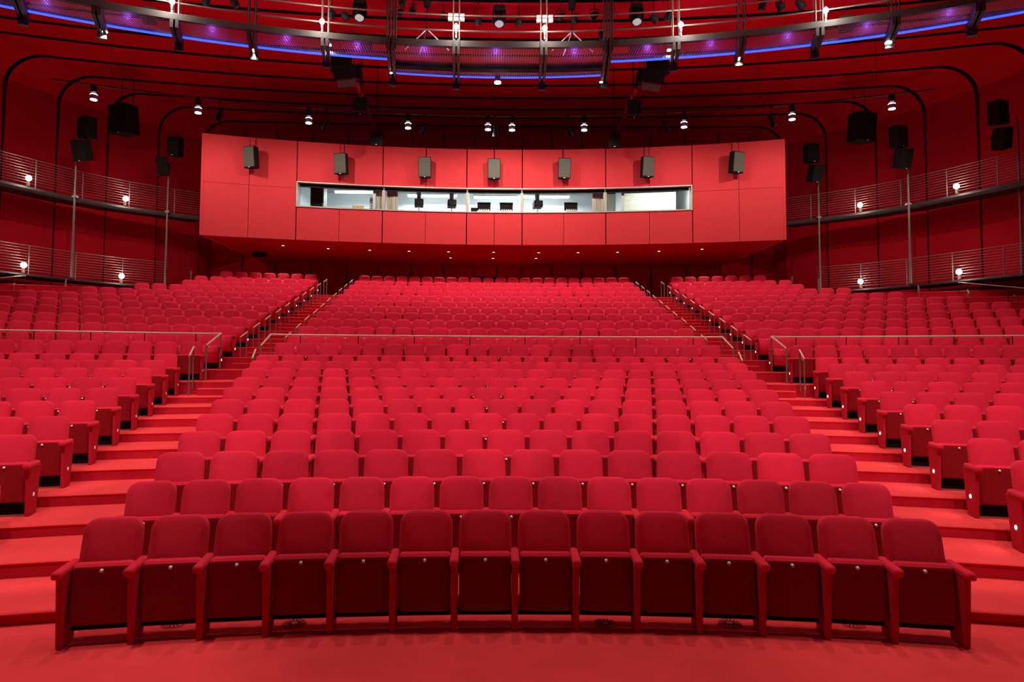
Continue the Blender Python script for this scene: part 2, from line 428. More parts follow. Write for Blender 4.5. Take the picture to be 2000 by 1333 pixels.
# window frame and panes: five bays
bm = NB()
slab(bm, WX0, WX1, WZ0-.05, WZ0, -.05, .3, 24); slab(bm, WX0, WX1, WZ1, WZ1+.04, -.05, .3, 24)
for x in (WX0, WX1-.05): box(bm, x, x+.05, by(x)-.05, by(x)+.3, WZ0-.05, WZ1+.04)
struct('trim_2', bm, 'frame')
bays = [WX0+.05, bx_of(749), bx_of(913), bx_of(1020), bx_of(1183), WX1-.05]
for k, (a, b) in enumerate(zip(bays, bays[1:])):
    bm = NB(); slab(bm, a+.04, b-.04, WZ0, WZ1, .20, .212, 3)
    wdw = struct('window_%d' % (k+1), bm, 'glass')
    bm = NB()
    if k: box(bm, a-.07, a+.07, by(a)+.12, by(a)+.34, WZ0, WZ1-.12, .02)
    slab(bm, a+.03, b-.03, WZ1-.13, WZ1, .18, .26, 3, 1)
    obj('window_frame', bm, ['frame', 'black'], wdw)
# room behind the glass
bm = NB(); y1 = 33.2
x0, x1 = WX0-.4, WX1+.4
def quad(bm, ps, mi=0): bm.faces.new([bm.verts.new(p) for p in ps]).material_index = mi
quad(bm, ((x0, y1, 8.3), (x1, y1, 8.3), (x1, y1, 10.7), (x0, y1, 10.7)))
quad(bm, ((x0, by(x0)+.16, 8.3), (x0, y1, 8.3), (x0, y1, 10.7), (x0, by(x0)+.16, 10.7)))
quad(bm, ((x1, by(x1)+.16, 8.3), (x1, y1, 8.3), (x1, y1, 10.7), (x1, by(x1)+.16, 10.7)))
for X in (bays[1]-.5, bays[4]+.75):   # partitions between the rooms
    box(bm, X, X+.12, by(X)+.4, y1, 8.3, 10.7)
struct('wall_booth_room', bm, 'roomwall')
def strip(bm, z, d0, x0, x1, mi=0):
    n = 16
    for k in range(n):
        a, b = x0+(x1-x0)*k/n, x0+(x1-x0)*(k+1)/n
        quad(bm, ((a, by(a)+d0, z), (b, by(b)+d0, z), (b, y1, z), (a, y1, z)), mi)
bm = NB(); strip(bm, 8.3, .16, x0, x1); struct('floor_booth', bm, 'grey')
bm = NB(); strip(bm, 10.62, .16, x0, x1); struct('ceiling_booth', bm, 'grey')
for k, (xc, yy) in enumerate(((bays[0]+2.1, 31.6), (bays[1]+1.9, 32.2), (bays[2]+1.4, 32.4), (bays[3]+1.2, 32.2), (bays[4]+2.6, by(bays[4]+2.6)+1.1))):  # the last tube is added out of sight to brighten the blind
    t = thing('fluorescent_lamp', ['long bright ceiling tube in the leftmost control room window', 'ceiling tube behind the second control room window from left', 'ceiling tube behind the narrow middle control room window',
                                   'ceiling tube behind the fourth control room window from left', 'unseen added tube brightening the white blind in the rightmost booth window'][k], 'light fixture', (xc, yy, 10.25 if k < 4 else 10.47), 0, 'control room ceiling tubes')
    bm = NB(); cyl(bm, (-1.15, 0, 0), (1.15, 0, 0), .05, n=10); obj('tube', bm, 'tube', t)
    bm = NB(); box(bm, -1.2, 1.2, -.08, .08, .05, .13, .01); [cyl(bm, (x_, 0, .12), (x_, 0, .37 if k < 4 else .15), .01) for x_ in (-.8, .8)]; obj('housing', bm, 'white', t)
    l = bpy.data.lights.new('tube', 'AREA'); l.shape = 'RECTANGLE'; l.size = 2.2; l.size_y = .5; l.energy = (130, 260, 260, 260, 70)[k]; l.color = (.93, 1, .97)
    o = bpy.data.objects.new('tube_light', l); C.objects.link(o); o.location = (xc, yy, 10.1 if k < 4 else 10.4)
# blind in the right bay
bx0, bx1 = bays[4]+.25, bays[5]-.12
t = thing('roller_blind', 'white horizontal banded blind in the rightmost control room window', 'blind', (0, 0, 0))
bm = NB()
for k in range(8):
    z = 9.36+k*.105; slab(bm, bx0, bx1, z, z+.097, 1.9, 1.92+.012*(k % 2), 8)
obj('slats', bm, 'blind', t)
bm = NB(); slab(bm, bx0, bx1, 10.20, 10.30, 1.87, 1.97, 8); obj('headrail', bm, 'black', t)
# curtains beside the wide mullions
for px, nm in ((738, 'grey curtain left of the first wide window post'), (763, 'grey curtain right of the first wide window post'), (1172, 'grey curtain left of the last wide window post')):
    X = bx_of(px); bm = NB()
    for k in range(5): cyl(bm, (X-.2+k*.1, by(X)+.62, WZ0-.4), (X-.2+k*.1, by(X)+.62, WZ1-.05), .055, n=8)
    tag(obj('curtain', bm, 'blind'), nm+' in the booth', 'curtain')
# desk and gear behind the glass
bm = NB(); slab(bm, bays[0]+.1, bays[5]-.1, 9.03, 9.10, .75, 1.45, 24); tag(obj('control_desk', bm, 'grey'), 'long grey worktop just inside the control room windows', 'desk')
def gear(name, label, cat, px, w, h, d, m, off=.95, z=9.10, group=None):
    X = bx_of(px, 395); t = thing(name, label, cat, (X, by(X)+off, z), 0, group); return t
for px, lab in ((685, 'left orange box on the control room desk'), (697, 'right orange box on the control room desk')):
    X = bx_of(px, 395); bm = NB(); box(bm, -.12, .12, -.1, .1, 0, .2, .01); o = obj('storage_box', bm, 'cream'); o.location = (X, by(X)+1.0, 9.10); tag(o, lab+', leftmost window', 'box', 'orange boxes')
X = bx_of(729, 390); t = thing('equipment_rack', 'white equipment rack behind the leftmost booth window', 'rack', (X-.05, by(X)+1.2, 9.10))
bm = NB(); box(bm, -.28, .28, -.2, .2, 0, .6, .01); obj('body', bm, 'white', t)
bm = NB(); [box(bm, -.22, .22, -.215, -.2, .06+.13*k, .14+.13*k) for k in range(4)]; obj('drawer_fronts', bm, 'grey', t)
for px, lab in ((814, 'followspot on stand, left one behind the second booth window'), (880, 'followspot on stand, right one behind the second booth window'), (1053, 'followspot on stand behind the fourth booth window')):
    X = bx_of(px, 395); t = thing('followspot', lab, 'spotlight', (X, by(X)+.95, 9.10), .1, 'followspots in the control room')
    bm = NB(); box(bm, -.2, .2, -.28, .3, .25, .55, .03); obj('body', bm, 'speaker', t)
    bm = NB(); cyl(bm, (0, -.42, .38), (0, -.28, .38), .11, .14); obj('lens_hood', bm, 'black', t)
    bm = NB(); cyl(bm, (0, 0, 0), (0, 0, .26), .03); [cyl(bm, (0, 0, .12), (.2*math.cos(a), .2*math.sin(a), 0), .015, n=6) for a in (.5, 2.6, 4.7)]; obj('stand', bm, 'steel', t)
    bm = NB(); cyl(bm, (0, .1, .55), (0, .15, 1.05), .09, .13); obj('chimney', bm, 'grey', t)
for px, lab in ((945, 'left dark monitor behind the middle booth window'), (990, 'right dark monitor behind the middle booth window'), (1120, 'dark monitor behind the fourth booth window'), (925, 'small black console by the middle window post')):
    X = bx_of(px, 395); t = thing('monitor', lab, 'monitor', (X, by(X)+.95, 9.10), 0, 'control room monitors')
    k = .5 if px == 925 else 1
    bm = NB(); box(bm, -.3*k, .3*k, -.02, .03, .12*k, .5*k, .01); obj('screen', bm, 'speaker', t)
    bm = NB(); box(bm, -.12*k, .12*k, -.1, .1, 0, .02); cyl(bm, (0, 0, .02), (0, 0, .14*k), .02); obj('foot', bm, 'grey', t)
    if k == 1:
        bm = NB(); box(bm, -.26, .26, -.3, -.12, 0, .08, .02); [cyl(bm, (-.2+.1*q, -.2, .08), (-.2+.1*q, -.2, .14), .03, n=8) for q in range(5)]; obj('keyboard', bm, 'white', t)
# cupboard in the leftmost bay
X = bx_of(604, 385); t = thing('open_cabinet', 'dark open cabinet at the left end of the control room', 'cabinet', (X, by(X)+1.6, 8.31))
bm = NB(); box(bm, -.3, .3, -.3, .3, 0, 1.9, .01); obj('body', bm, 'grey', t)
bm = NB(); box(bm, -.25, .25, -.32, -.29, .1, 1.8, .01); obj('door', bm, 'black', t)
# green reflections in the window glass, built as small glowing balls
for px, py, lab in ((1264, 372, 'bright green reflected glint over the white blind'), (838, 359, 'small green reflected glint at top of second booth window'), (965, 373, 'small green reflected glint at top of middle booth window'), (1092, 369, 'small green reflected glint at top of fourth booth window')):
    X = bx_of(px, py); q = on_y(px, py, by(X)+.6); big = px == 1264
    t = thing('green_glint', lab, 'lamp', q, 0, 'green glints in the booth windows')
    bm = NB(); sph(bm, (0, 0, 0), .05 if big else .022, 10); obj('glint_ball', bm, 'gwhite' if big else 'green', t)
    bm = NB(); cyl(bm, (0, 0, .03), (0, 0, .12), .03, n=8); box(bm, -.012, .012, -.012, .012, .1, 10.62-q.z); obj('bracket', bm, 'black', t)  # added mount for the glint ball
    if big: point(q+Vector((0, -.08, 0)), 1.2, (.2, 1, .4), .04)  # green light added around the largest glint

# speakers on the booth face
def cabinet(t, w, h, d, lean=.18, yaw=0.0, grille='grille', z=0.0, y=0.0, x=0.0):
    m = Matrix.Translation((x, y, z))@Matrix.Rotation(yaw, 4, 'Z')@Matrix.Rotation(lean, 4, 'X')
    bm = NB()
    pts = [(-w/2, -d/2), (w/2, -d/2), (w/2*.72, d/2), (-w/2*.72, d/2)]
    a = [bm.verts.new((px_, py_, -h/2)) for px_, py_ in pts]; b = [bm.verts.new((px_, py_, h/2)) for px_, py_ in pts]
    fs = [bm.faces.new(a[::-1]), bm.faces.new(b)]+[bm.faces.new((a[k], a[(k+1) % 4], b[(k+1) % 4], b[k])) for k in range(4)]
    bmesh.ops.bevel(bm, geom=list({e for f in fs for e in f.edges}), offset=.02, segments=2, profile=.5, affect='EDGES')
    bmesh.ops.transform(bm, matrix=m, verts=bm.verts); body = obj('cabinet', bm, 'speaker', t)
    bm = NB(); box(bm, -w/2+.025, w/2-.025, -d/2-.018, -d/2+.005, -h/2+.05, h/2-.03, .008, 2, None)
    bmesh.ops.transform(bm, matrix=m, verts=bm.verts); gr = obj('grille', bm, grille, t)
    bm = NB(); box(bm, -.03, .03, -d/2-.024, -d/2-.015, -h/2+.012, -h/2+.04); bmesh.ops.transform(bm, matrix=m, verts=bm.verts); obj('badge', bm, 'white', gr)
    return body
names7 = ['leftmost', 'second from left', 'third from left', 'middle', 'third from right', 'second from right', 'rightmost']
for k, (px, py, yaw) in enumerate(((492, 308, .35), (668, 321, .22), (831, 328, .08), (965, 331, 0), (1101, 330, -.08), (1263, 327, -.22), (1437, 318, -.35))):
    X = bx_of(px, py); q = on_y(px, py, by(X)-.42)
    t = thing('wall_speaker', 'grey loudspeaker on the red booth front, %s of the seven' % names7[k], 'loudspeaker', q, 0, 'loudspeakers on the booth front')
    cabinet(t, .56, .88, .40, .13, -yaw*1.0)
    bm = NB(); cyl(bm, (0, .15, 0), (0, .44, 0), .04, n=8); box(bm, -.12, .12, .40, .43, -.15, .15); tube(bm, [(.0, .40, .4), (0, .41, BZ1-q.z)], .012, 6)
    obj('mount', bm, 'black', t)
# soffit downlights
ord_ = ['first', 'second', 'third', 'fourth', 'fifth', 'sixth', 'seventh', 'eighth', 'ninth', 'tenth', 'eleventh', 'twelfth', 'thirteenth', 'fourteenth', 'fifteenth', 'sixteenth', 'seventeenth', 'eighteenth', 'nineteenth', 'twentieth', 'twenty-first', 'twenty-second', 'twenty-third']
sof = [(553, 480), (641, 486), (722, 489), (799, 491), (876, 492), (964, 493), (1052, 494), (1129, 493.5), (1206, 493), (1287, 491), (1371, 487)]
sof2 = [(880, 504), (963, 505), (1047, 505)]
for k, (px, py) in enumerate(sof+sof2):
    q = on_z(px, py, BZ0+.0)
    lab = ('small recessed downlight under the booth, %s from left in the front row' % ord_[k]) if k < 11 else ('small recessed downlight under the booth, %s of the three rear ones' % ['left', 'middle', 'right'][k-11])
    t = thing('soffit_downlight', lab, 'downlight', q, 0, 'downlights under the booth')
    bm = NB(); cyl(bm, (0, 0, -.006), (0, 0, .004), .055, n=12); obj('lens', bm, 'lampsoft', t)
    bm = NB(); cyl(bm, (0, 0, -.012), (0, 0, .004), .085, .07, 12, False); obj('trim_ring', bm, 'steel', t)
    if k % 2 == 0: spot(q+Vector((0, 0, -.05)), 140, q+Vector((0, 0, -3)), 140, 1.0, WARM, .05)
# exit sign
q = on_y(1416, 503, 35.2)
t = thing('exit_sign', 'glowing green exit sign hanging at right under the booth', 'exit sign', q)
bm = NB(); box(bm, -.17, .17, -.03, .03, -.07, .12, .01); obj('housing', bm, 'black', t)
bm = NB()
_W = {'E': ((0, 0, .2, 1), (0, 0, 1, .2), (0, .4, .8, .6), (0, .8, 1, 1)), 'I': ((.35, 0, .65, 1),), 'T': ((.36, 0, .62, 1), (0, .8, 1, 1))}
for k_, ch_ in enumerate('EXIT'):
    x_ = -.135+k_*.07
    if ch_ == 'X':
        for sg in (-1, 1): box(bm, -.009, .009, -.036, -.031, -.066, .066, mtx=Matrix.Translation((x_+.028, 0, .03))@Matrix.Rotation(sg*.42, 4, 'Y'))
    else:
        for a0, b0, a1, b1 in _W[ch_]: box(bm, x_+a0*.056, x_+a1*.056, -.036, -.031, -.03+b0*.12, -.03+b1*.12)
obj('lettering', bm, 'gwhite', t)
bm = NB()
for s in (-1, 1):
    v = [bm.verts.new(p) for p in ((s*.17, -.034, -.06), (s*.17, -.034, .05), (s*.235, -.034, -.005))]; bm.faces.new(v)
    v2 = [bm.verts.new(p) for p in ((s*.17, .0, -.06), (s*.17, .0, .05), (s*.235, .0, -.005))]; bm.faces.new(v2[::-1])
    for a in range(3): bm.faces.new((v[a], v[(a+1) % 3], v2[(a+1) % 3], v2[a]))
box(bm, -.16, .16, -.034, -.031, -.055, -.04); box(bm, -.16, .16, -.034, -.031, .105, .112); obj('arrows', bm, 'green', t)
bm = NB(); box(bm, -.01, .01, -.01, .01, .12, BZ0-q.z); box(bm, -.12, .12, -.03, .03, BZ0-q.z-.03, BZ0-q.z+.003); obj('hanger', bm, 'greybeam', t)
point(q+Vector((0, -.25, 0)), .8, (.1, 1, .45), .05)
q = on_z(507, 495, 7.46); bm = NB(); box(bm, -.28, .28, -.2, .2, -.16, .04, .02); o = obj('vent_box', bm, 'black'); o.location = q; tag(o, 'small black box under the left end of the booth', 'vent box')

# ------------------------------------------------------------------ seats
def m_back(s, lo=False):
    bm = NB(); pad(bm, s*.87, .56, .095, .115, .05, .03, .425, .20, .27, .045, 2 if lo else 5, 1 if lo else 3); return bm
def m_shell(s):
    bm = NB(); pad(bm, s*.84, .50, .03, .09, .04, .008, .44, .285, .27, .03, 3, 1, 0); return bm
def m_pan(s, lo=False):
    bm = NB(); pad(bm, s-.085, .495, .09, .035, .03, .03, .165, .05, .13, 0, 1 if lo else 4, 1 if lo else 3, .004); return bm
def m_under(s):
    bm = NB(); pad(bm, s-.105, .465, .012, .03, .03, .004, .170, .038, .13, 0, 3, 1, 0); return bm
def m_plaque():
    bm = NB(); cyl(bm, (0, .078, .600), (0, .098, .603), .016, .016, 12); cyl(bm, (0, .072, .5995), (0, .079, .600), .011, .013, 12); return bm
PPTS = [(.0, 0.0), (-.04, .60), (.38, .60), (.25, 0.0)]
def m_panel(lo=False):
    bm = NB(); prism_x(bm, PPTS, -.027, .027, 0 if lo else .012, 2); return bm
def m_arm(lo=False):
    bm = NB(); box(bm, -.039, .039, -.12, .32, .592, .662, 0 if lo else .026, 3)
    return bm
MESH = {}
def mk(name, key, fn, m, smooth=True):
    if key not in MESH:
        bm = fn(); bmesh.ops.recalc_face_normals(bm, faces=bm.faces); me = bpy.data.meshes.new(name); bm.to_mesh(me); bm.free()
        if smooth: me.shade_smooth()
        me.materials.append(M[m]); MESH[key] = me
    return MESH[key]
def child(name, me, parent, loc=(0, 0, 0)):
    o = bpy.data.objects.new(name, me); C.objects.link(o); o.parent = parent; o.location = loc; return o
def side_panel(root, x, lamp=0):
    p = child('side_panel', mk('side_panel', 'panel', m_panel, 'panel', False), root, (x, 0, 0))
    child('armrest', mk('armrest', 'arm', m_arm, 'plush'), p)
    if lamp:
        s = 1 if x > 0 else -1
        key = 'lampdisc%d%d' % (s, abs(lamp))
        def f():
            bm = NB(); cyl(bm, (s*.026, .13, .255), (s*.033, .13, .255), .026, .023, 14); return bm
        l = child('aisle_light', mk('aisle_light', key, f, 'aislelamp' if lamp > 0 else 'aisleglow', False), p); l['label'] = 'round aisle light'
    return p
def proto(s, end=0, lamp=0, grille=False):
    """end: 0 none, 1 extra panel on the right side, 2 the left panel only (always there)"""
    k = round(s, 3)
    root = bpy.data.objects.new('theatre_seat', None); C.objects.link(root); root.empty_display_size = .1
    root['category'] = 'seat'
    b = child('backrest', mk('backrest', ('b', k), lambda: m_back(s), 'plush'), root)
    child('back_shell', mk('back_shell', ('s', k), lambda: m_shell(s), 'panel'), b)
    p = child('seat', mk('seat', ('p', k), lambda: m_pan(s), 'plush'), root)
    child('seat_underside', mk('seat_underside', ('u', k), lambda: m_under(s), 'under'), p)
    child('number_disc', mk('number_disc', 'plq', m_plaque, 'plaque'), p)
    def fb():
        bm = NB(); box(bm, -s/2+.025, s/2-.025, .17, .21, .085, .165, .008, 1); return bm
    if not grille: child('under_seat_bar', mk('under_seat_bar', ('sb', k), fb, 'black', False), root)  # black bar across the gap below the seat pan
    side_panel(root, -s/2, lamp if end != 1 else 0)
    if end == 1: side_panel(root, s/2, lamp)
    if grille:
        def f():
            bm = NB(); box(bm, -s/2+.035, s/2-.035, .13, .16, .015, .20)
            for q in range(5): box(bm, -s/2+.035, s/2-.035, .122, .13, .03+q*.033, .045+q*.033)
            return bm
        child('vent_grille', mk('vent_grille', ('g', k), f, 'black', False), root)
        def f2():
            bm = NB(); box(bm, -s/2+.03, s/2-.03, .06, .075, .006, .016); return bm
        child('floor_bar', mk('floor_bar', ('fb', k), f2, 'steel', False), root)
    return root
seats = []          # (distance, row, block, index from aisle/left, theta, s, is_end)
for i in ROWS:
    R = 13+Db(i); n = NC[i]; A = math.radians(CH[i]); s = (2*A*R+.05)/n
    off = math.radians(.03) if i < 13 else 0
    for k in range(n):
        th = -A+2*A*(k+.5)/n+off
        seats.append([0, i, 'centre', k, th, s, (k == n-1)*1])
    if i >= 3:
        for sd in (-1, 1):
            s2 = .585; th0 = math.radians(SI[i]); j = 0
            while True:
                th = th0+(j+.5)*s2/R
                p = rt(R, sd*th, FL[i]+.6)
                if i in SO and th > math.radians(SO[i]): break
                if abs(p.x) > wall_x(p.y)-1.6 or j > 30: break
                px, py = proj(p)
                if px < -160 or px > 2160: break
                seats.append([0, i, 'left' if sd < 0 else 'right', j, sd*th, s2, 0]); j += 1
for q in seats:
    p = rt(13+Db(q[1]), q[4], FL[q[1]]+.8); q[0] = math.dist(p, CAM)+(100 if not -40 < proj(p)[0] < 2040 else 0)
seats.sort(key=lambda q: q[0])
single, rest = seats[:300], seats[300:]
protos = {}
def seat_matrix(i, th):
    p = rt(13+Db(i)-.33, th, FL[i]); return p, (0, 0, -th)
for d, i, blk, k, th, s, e in single:
    end = 1 if (blk == 'centre' and k == NC[i]-1) or (blk == 'left' and k == 0) else 0
    lamp = 0
    if k == 0 and blk == 'right': lamp = 1
    if k == 0 and blk == 'left': lamp = -1 if i < 11 else 1
    grille = (k == 0 and blk != 'centre')
    key = (round(s, 3), end, lamp, grille)
    if key in protos: r = copy_tree(protos[key])
    else: r = protos[key] = proto(s, end, lamp, grille)
    r.location, r.rotation_euler = seat_matrix(i, th)
    r['category'] = 'seat'
    if blk == 'centre':
        r['label'] = 'red plush tip-up seat, %s from the left in the %s' % (ord_[k], 'front row' if i == 1 else 'centre block\'s %s row' % ord_[i-1])
        r['group'] = 'red seats of the centre block, %s row' % ('front' if i == 1 else ord_[i-1])
    else:
        r['label'] = 'red seat in %s block, %s from aisle, level with centre block\'s %s row' % (blk, ord_[k], ord_[i-1])
        r['group'] = 'red seats of the %s side block' % blk
# the remaining far seats as one object
VV, FF, MI = [], [], []; nv = 0
LO = {}
def lo_arr(s):
    k = round(s, 2)
    if k not in LO:
        out = []
        for fn, mi in ((lambda: m_back(s, True), 0), (lambda: m_pan(s, True), 0), (lambda: m_panel(True), 1), (lambda: m_arm(True), 0), (lambda: m_disc(), 2)):
            bm = fn(); bmesh.ops.recalc_face_normals(bm, faces=bm.faces); bm.verts.index_update()
            if len(out) in (2, 3): bmesh.ops.translate(bm, vec=(-s/2, 0, 0), verts=bm.verts)
            v = np.array([v.co[:] for v in bm.verts]); f = [[x.index for x in ff.verts] for ff in bm.faces]; bm.free(); out.append((v, f, mi))
        LO[k] = out
    return LO[k]
def m_disc():
    bm = NB(); cyl(bm, (0, .090, .606), (0, .11, .608), .017, .017, 8); return bm
def add_arr(v, f, mi, Mx):
    global nv
    v = v@np.array(Mx.to_3x3()).T+np.array(Mx.translation); VV.append(v); FF.extend([[a+nv for a in q] for q in f]); MI.extend([mi]*len(f)); nv += len(v)
for d, i, blk, k, th, s, e in rest:
    loc, rot = seat_matrix(i, th); Mx = Matrix.Translation(loc)@Matrix.Rotation(rot[2], 4, 'Z')
    arr = lo_arr(s)
    for v, f, mi in arr: add_arr(v, f, mi, Mx)
    if (blk == 'centre' and k == NC[i]-1) or (blk == 'left' and k == 0):
        for v, f, mi in arr[2:4]: add_arr(v+np.array([s, 0, 0]), f, mi, Mx)
    if blk != 'centre' and k == 0:
        bm = NB(); box(bm, -s/2+.035, s/2-.035, .10, .13, .015, .20); bm.verts.index_update()
        add_arr(np.array([v.co[:] for v in bm.verts]), [[x.index for x in ff.verts] for ff in bm.faces], 3, Mx); bm.free()
        sx = s/2 if blk == 'left' else -s/2; q = .03 if blk == 'left' else -.03
        bm = NB(); cyl(bm, (sx+q*.8, .13, .255), (sx+q*1.2, .13, .255), .026, .022, 8); bm.verts.index_update()
        add_arr(np.array([v.co[:] for v in bm.verts]), [[x.index for x in ff.verts] for ff in bm.faces], 4, Mx); bm.free()
me = bpy.data.meshes.new('theatre_seats'); me.from_pydata(np.concatenate(VV).tolist(), [], FF); me.polygons.foreach_set('material_index', MI)
me.shade_smooth()
for k in ('plush', 'panel', 'plaque', 'black', 'aislelamp'): me.materials.append(M[k])
o = bpy.data.objects.new('theatre_seats', me); C.objects.link(o)
tag(o, 'far rows of red plush seats climbing to the rear wall under the booth', 'seats', None, 'stuff')
# floor diffusers under the front row
for k, px in enumerate((340, 575, 1182, 1425, 1665)):
    q = on_z(px, 1219, .004); t = thing('floor_diffuser', 'round slotted floor air vent under the front row, %s from left' % ord_[k], 'air vent', q, 0, 'floor air vents under the front row')
    bm = NB(); cyl(bm, (0, 0, -.002), (0, 0, .008), .11, .105, 24); obj('disc', bm, 'carpet', t)
    bm = NB()
    for a in range(16):
        m = Matrix.Rotation(2*PI*a/16, 4, 'Z'); box(bm, .03, .10, -.006, .006, .0075, .0095, mtx=m)
    obj('slots', bm, 'black', t)

# aisle lamps spill onto the carpet of the right aisle, and the tiny lamps of the upper left
for i in range(3, 12):
    p = rt(13+Db(i)-.20, math.radians(SI[i])-.10/(13+Db(i))*1.0, FL[i]+.255)
    spot(p, 3.2, p+Vector((-1.0*math.cos(math.radians(SI[i])), .18, -.42)), 130, 1, (1, .75, .6), .03)

# ------------------------------------------------------------------ rails
def post_tube(pts, r, name, m, parent, n=8):
    bm = NB(); tube(bm, pts, r, n); return obj(name, bm, m, parent)
def aisle_loop(i, th, label, z0=None, h=.92, R0=None, run=.52, rise=.16, group='short handrails along the upper aisles'):
    R = (13+Db(i)-.80) if R0 is None else R0
    z = FL[i-1] if z0 is None else z0
    zf = z+(FL[i]-z)*.5
    p = rt(R, th, z); t = thing('aisle_handrail', label, 'handrail', p, -th if i < 13 else 0, group)
    # front post, rear post one half-step up, sloping grip
    post_tube([(0, 0, 0), (0, 0, h)], .017, 'post', 'rail', t); post_tube([(0, run, (zf-z)), (0, run, h+rise)], .017, 'post', 'rail', t)
    bm = NB(); tube(bm, [(0, -.015, h-.005), (0, run+.02, h+rise+.01)], .022, 8); obj('grip', bm, 'tanrail', t)
    return t
for i in range(14, 24):
    for s in (-1, 1):
        for side, a in (('inner', CH[i]+.42), ('outer', SI[i]-.42)):
            lab = 'steel stair handrail loop, %s aisle, %s side, %s one up from the cross rail' % ('left' if s < 0 else 'right', 'centre block' if side == 'inner' else 'wall', ord_[i-14])
            aisle_loop(i, math.radians(s*a), lab)
for s, nm in ((-1, 'left'), (1, 'right')):
    aisle_loop(12, math.radians(s*(CH[12]+.62)), 'low handrail loop beside the centre block at foot of %s upper stairs' % nm, R0=13+Db(11)-.1, z0=FL[11], h=.9, run=.5, rise=.2, group='handrails at the cross aisle')
    aisle_loop(12, math.radians(s*(SI[12]+.15)), 'low handrail loop beside the %s block at foot of its upper stairs' % nm, R0=13+Db(11)-.35, z0=FL[11], h=.95, run=.5, rise=.2, group='handrails at the cross aisle')
# cross-aisle rails
def cross_rail(t0, t1, ends, label, posts, lat=.004):
    t = thing('cross_aisle_rail', label, 'handrail', rt(13+19.25, (t0+t1)/2, FL[13]), 0, 'long rails in front of the cross aisle')
    org = t.location
    R = 13+19.22; zt = FL[13]+.955; n = 30
    pts = [rt(R, t0+(t1-t0)*k/n, zt)-org for k in range(n+1)]
    if ends[0]: pts = [rt(R-1.0, t0+ends[0]*lat, zt-.33)-org]+pts
    if ends[1]: pts = pts+[rt(R-1.0, t1+ends[1]*lat, zt-.33)-org]
    bm = NB(); tube(bm, pts, .022, 8); obj('top_rail', bm, 'tanrail', t)
    for k in range(posts):
        a = t0+(t1-t0)*(k+.5)/posts; q = rt(R, a, FL[13])-org
        post_tube([q, q+Vector((0, 0, .94))], .014, 'post', 'darkbeam', t, 6)
    for e, a in ((ends[0], t0), (ends[1], t1)):
        if e:
            q = rt(R-1.0, a+e*lat, FL[11]+.02)-org; post_tube([q, (q.x, q.y, zt-.33-org.z)], .026, 'end_post', 'rail', t)
            q = rt(R, a, FL[13])-org; post_tube([q, (q.x, q.y, zt-org.z)], .016, 'post', 'rail', t)
A = math.radians(CH[12]+.25)
cross_rail(-A, A, (-1, 1), 'long thin steel rail across the centre block behind its twelfth row', 8)
cross_rail(math.radians(-33), math.radians(-SI[13]+.25), (0, 1), 'long thin steel rail across the left block ending at the left aisle', 9, -.006)
cross_rail(math.radians(SI[13]-.25), math.radians(33), (-1, 0), 'long thin steel rail across the right block ending at the right aisle', 9, -.006)
# loops at the outer ends of the top rows
for px, py, D, z, nm in ((27, 552, 27.3, 4.0, 'far left by the lower gallery, lowest of three'), (128, 547, 28.5, 4.4, 'left below the lower gallery'), (324, 538, 31.0, 4.95, 'left beside the tall speaker pole'), (374, 530, 31.8, 5.24, 'left beside the highest rows'),
                         (1546, 540, 31.8, 5.24, 'right beside the highest rows'), (1598, 545, 31.0, 4.95, 'right beside the tall speaker pole'), (1795, 560, 28.0, 4.2, 'right below the lower gallery'), (1893, 568, 27.0, 3.9, 'right, below the sloping wall rail'), (1985, 578, 25.8, 3.6, 'far right edge, below the sloping wall rail')):
    q = on_y(px, py, D*1.0 if abs(px-960) < 500 else D-1.2); s = -1 if px < 960 else 1
    t = thing('aisle_handrail', 'short steel handrail loop at the %s' % nm, 'handrail', (q.x, q.y, z-.3), -s*.5, 'handrail loops along the side walls')
    h = q.z-(z-.3)
    post_tube([(0, 0, 0), (0, 0, h-.12)], .02, 'post', 'rail', t); post_tube([(0, .4, .0), (0, .4, h+.06)], .02, 'post', 'rail', t)
    bm = NB(); tube(bm, [(0, -.02, h-.12), (0, .42, h+.07)], .027, 8); obj('grip', bm, 'steel', t)
for s, nm in ((-1, 'left'), (1, 'right')):
    a = on_y(50 if s < 0 else 1872, 539 if s < 0 else 552, 26.2); b = on_y(-60 if s < 0 else 2080, 548 if s < 0 else 570, 22.5)
    t = thing('wall_handrail', 'sloping steel wall rail below the lower gallery at the far %s' % nm, 'handrail', a)
    bm = NB(); tube(bm, [(0, 0, 0), b-a], .02, 8); obj('grip', bm, 'steel', t)
    for k in range(3): p = (b-a)*(k/2.0); bm = NB(); tube(bm, [p, (p.x, p.y, p.z-1.0)], .015, 6); obj('post', bm, 'darkbeam', t)

# ------------------------------------------------------------------ galleries along the side walls
EDGE = [(20.6, 14), (20.3, 20), (19.6, 23.3), (18.62, 25.5), (17.45, 28.1), (16.3, 29.65), (14.95, 30.9), (13.2, 32.3)]
def edge_pt(u):
    L = [math.dist(a, b) for a, b in zip(EDGE, EDGE[1:])]; s = u*sum(L)
    for (a, b), l in zip(zip(EDGE, EDGE[1:]), L):
        if s <= l+1e-9: return Vector((a[0]+(b[0]-a[0])*s/l, a[1]+(b[1]-a[1])*s/l))
        s -= l
    return Vector(EDGE[-1])
LEN = sum(math.dist(a, b) for a, b in zip(EDGE, EDGE[1:]))
def u_of_px(px, z, sx):
    best = min((abs(proj((sx*edge_pt(k/400).x, edge_pt(k/400).y, z))[0]-px), k/400) for k in range(401)); return best[1]
lampspots = {(-1, 9.1): (54, 244), (1, 9.1): (1681, 1869), (-1, 5.7): (44, 236), (1, 5.7): (1683, 1873)}
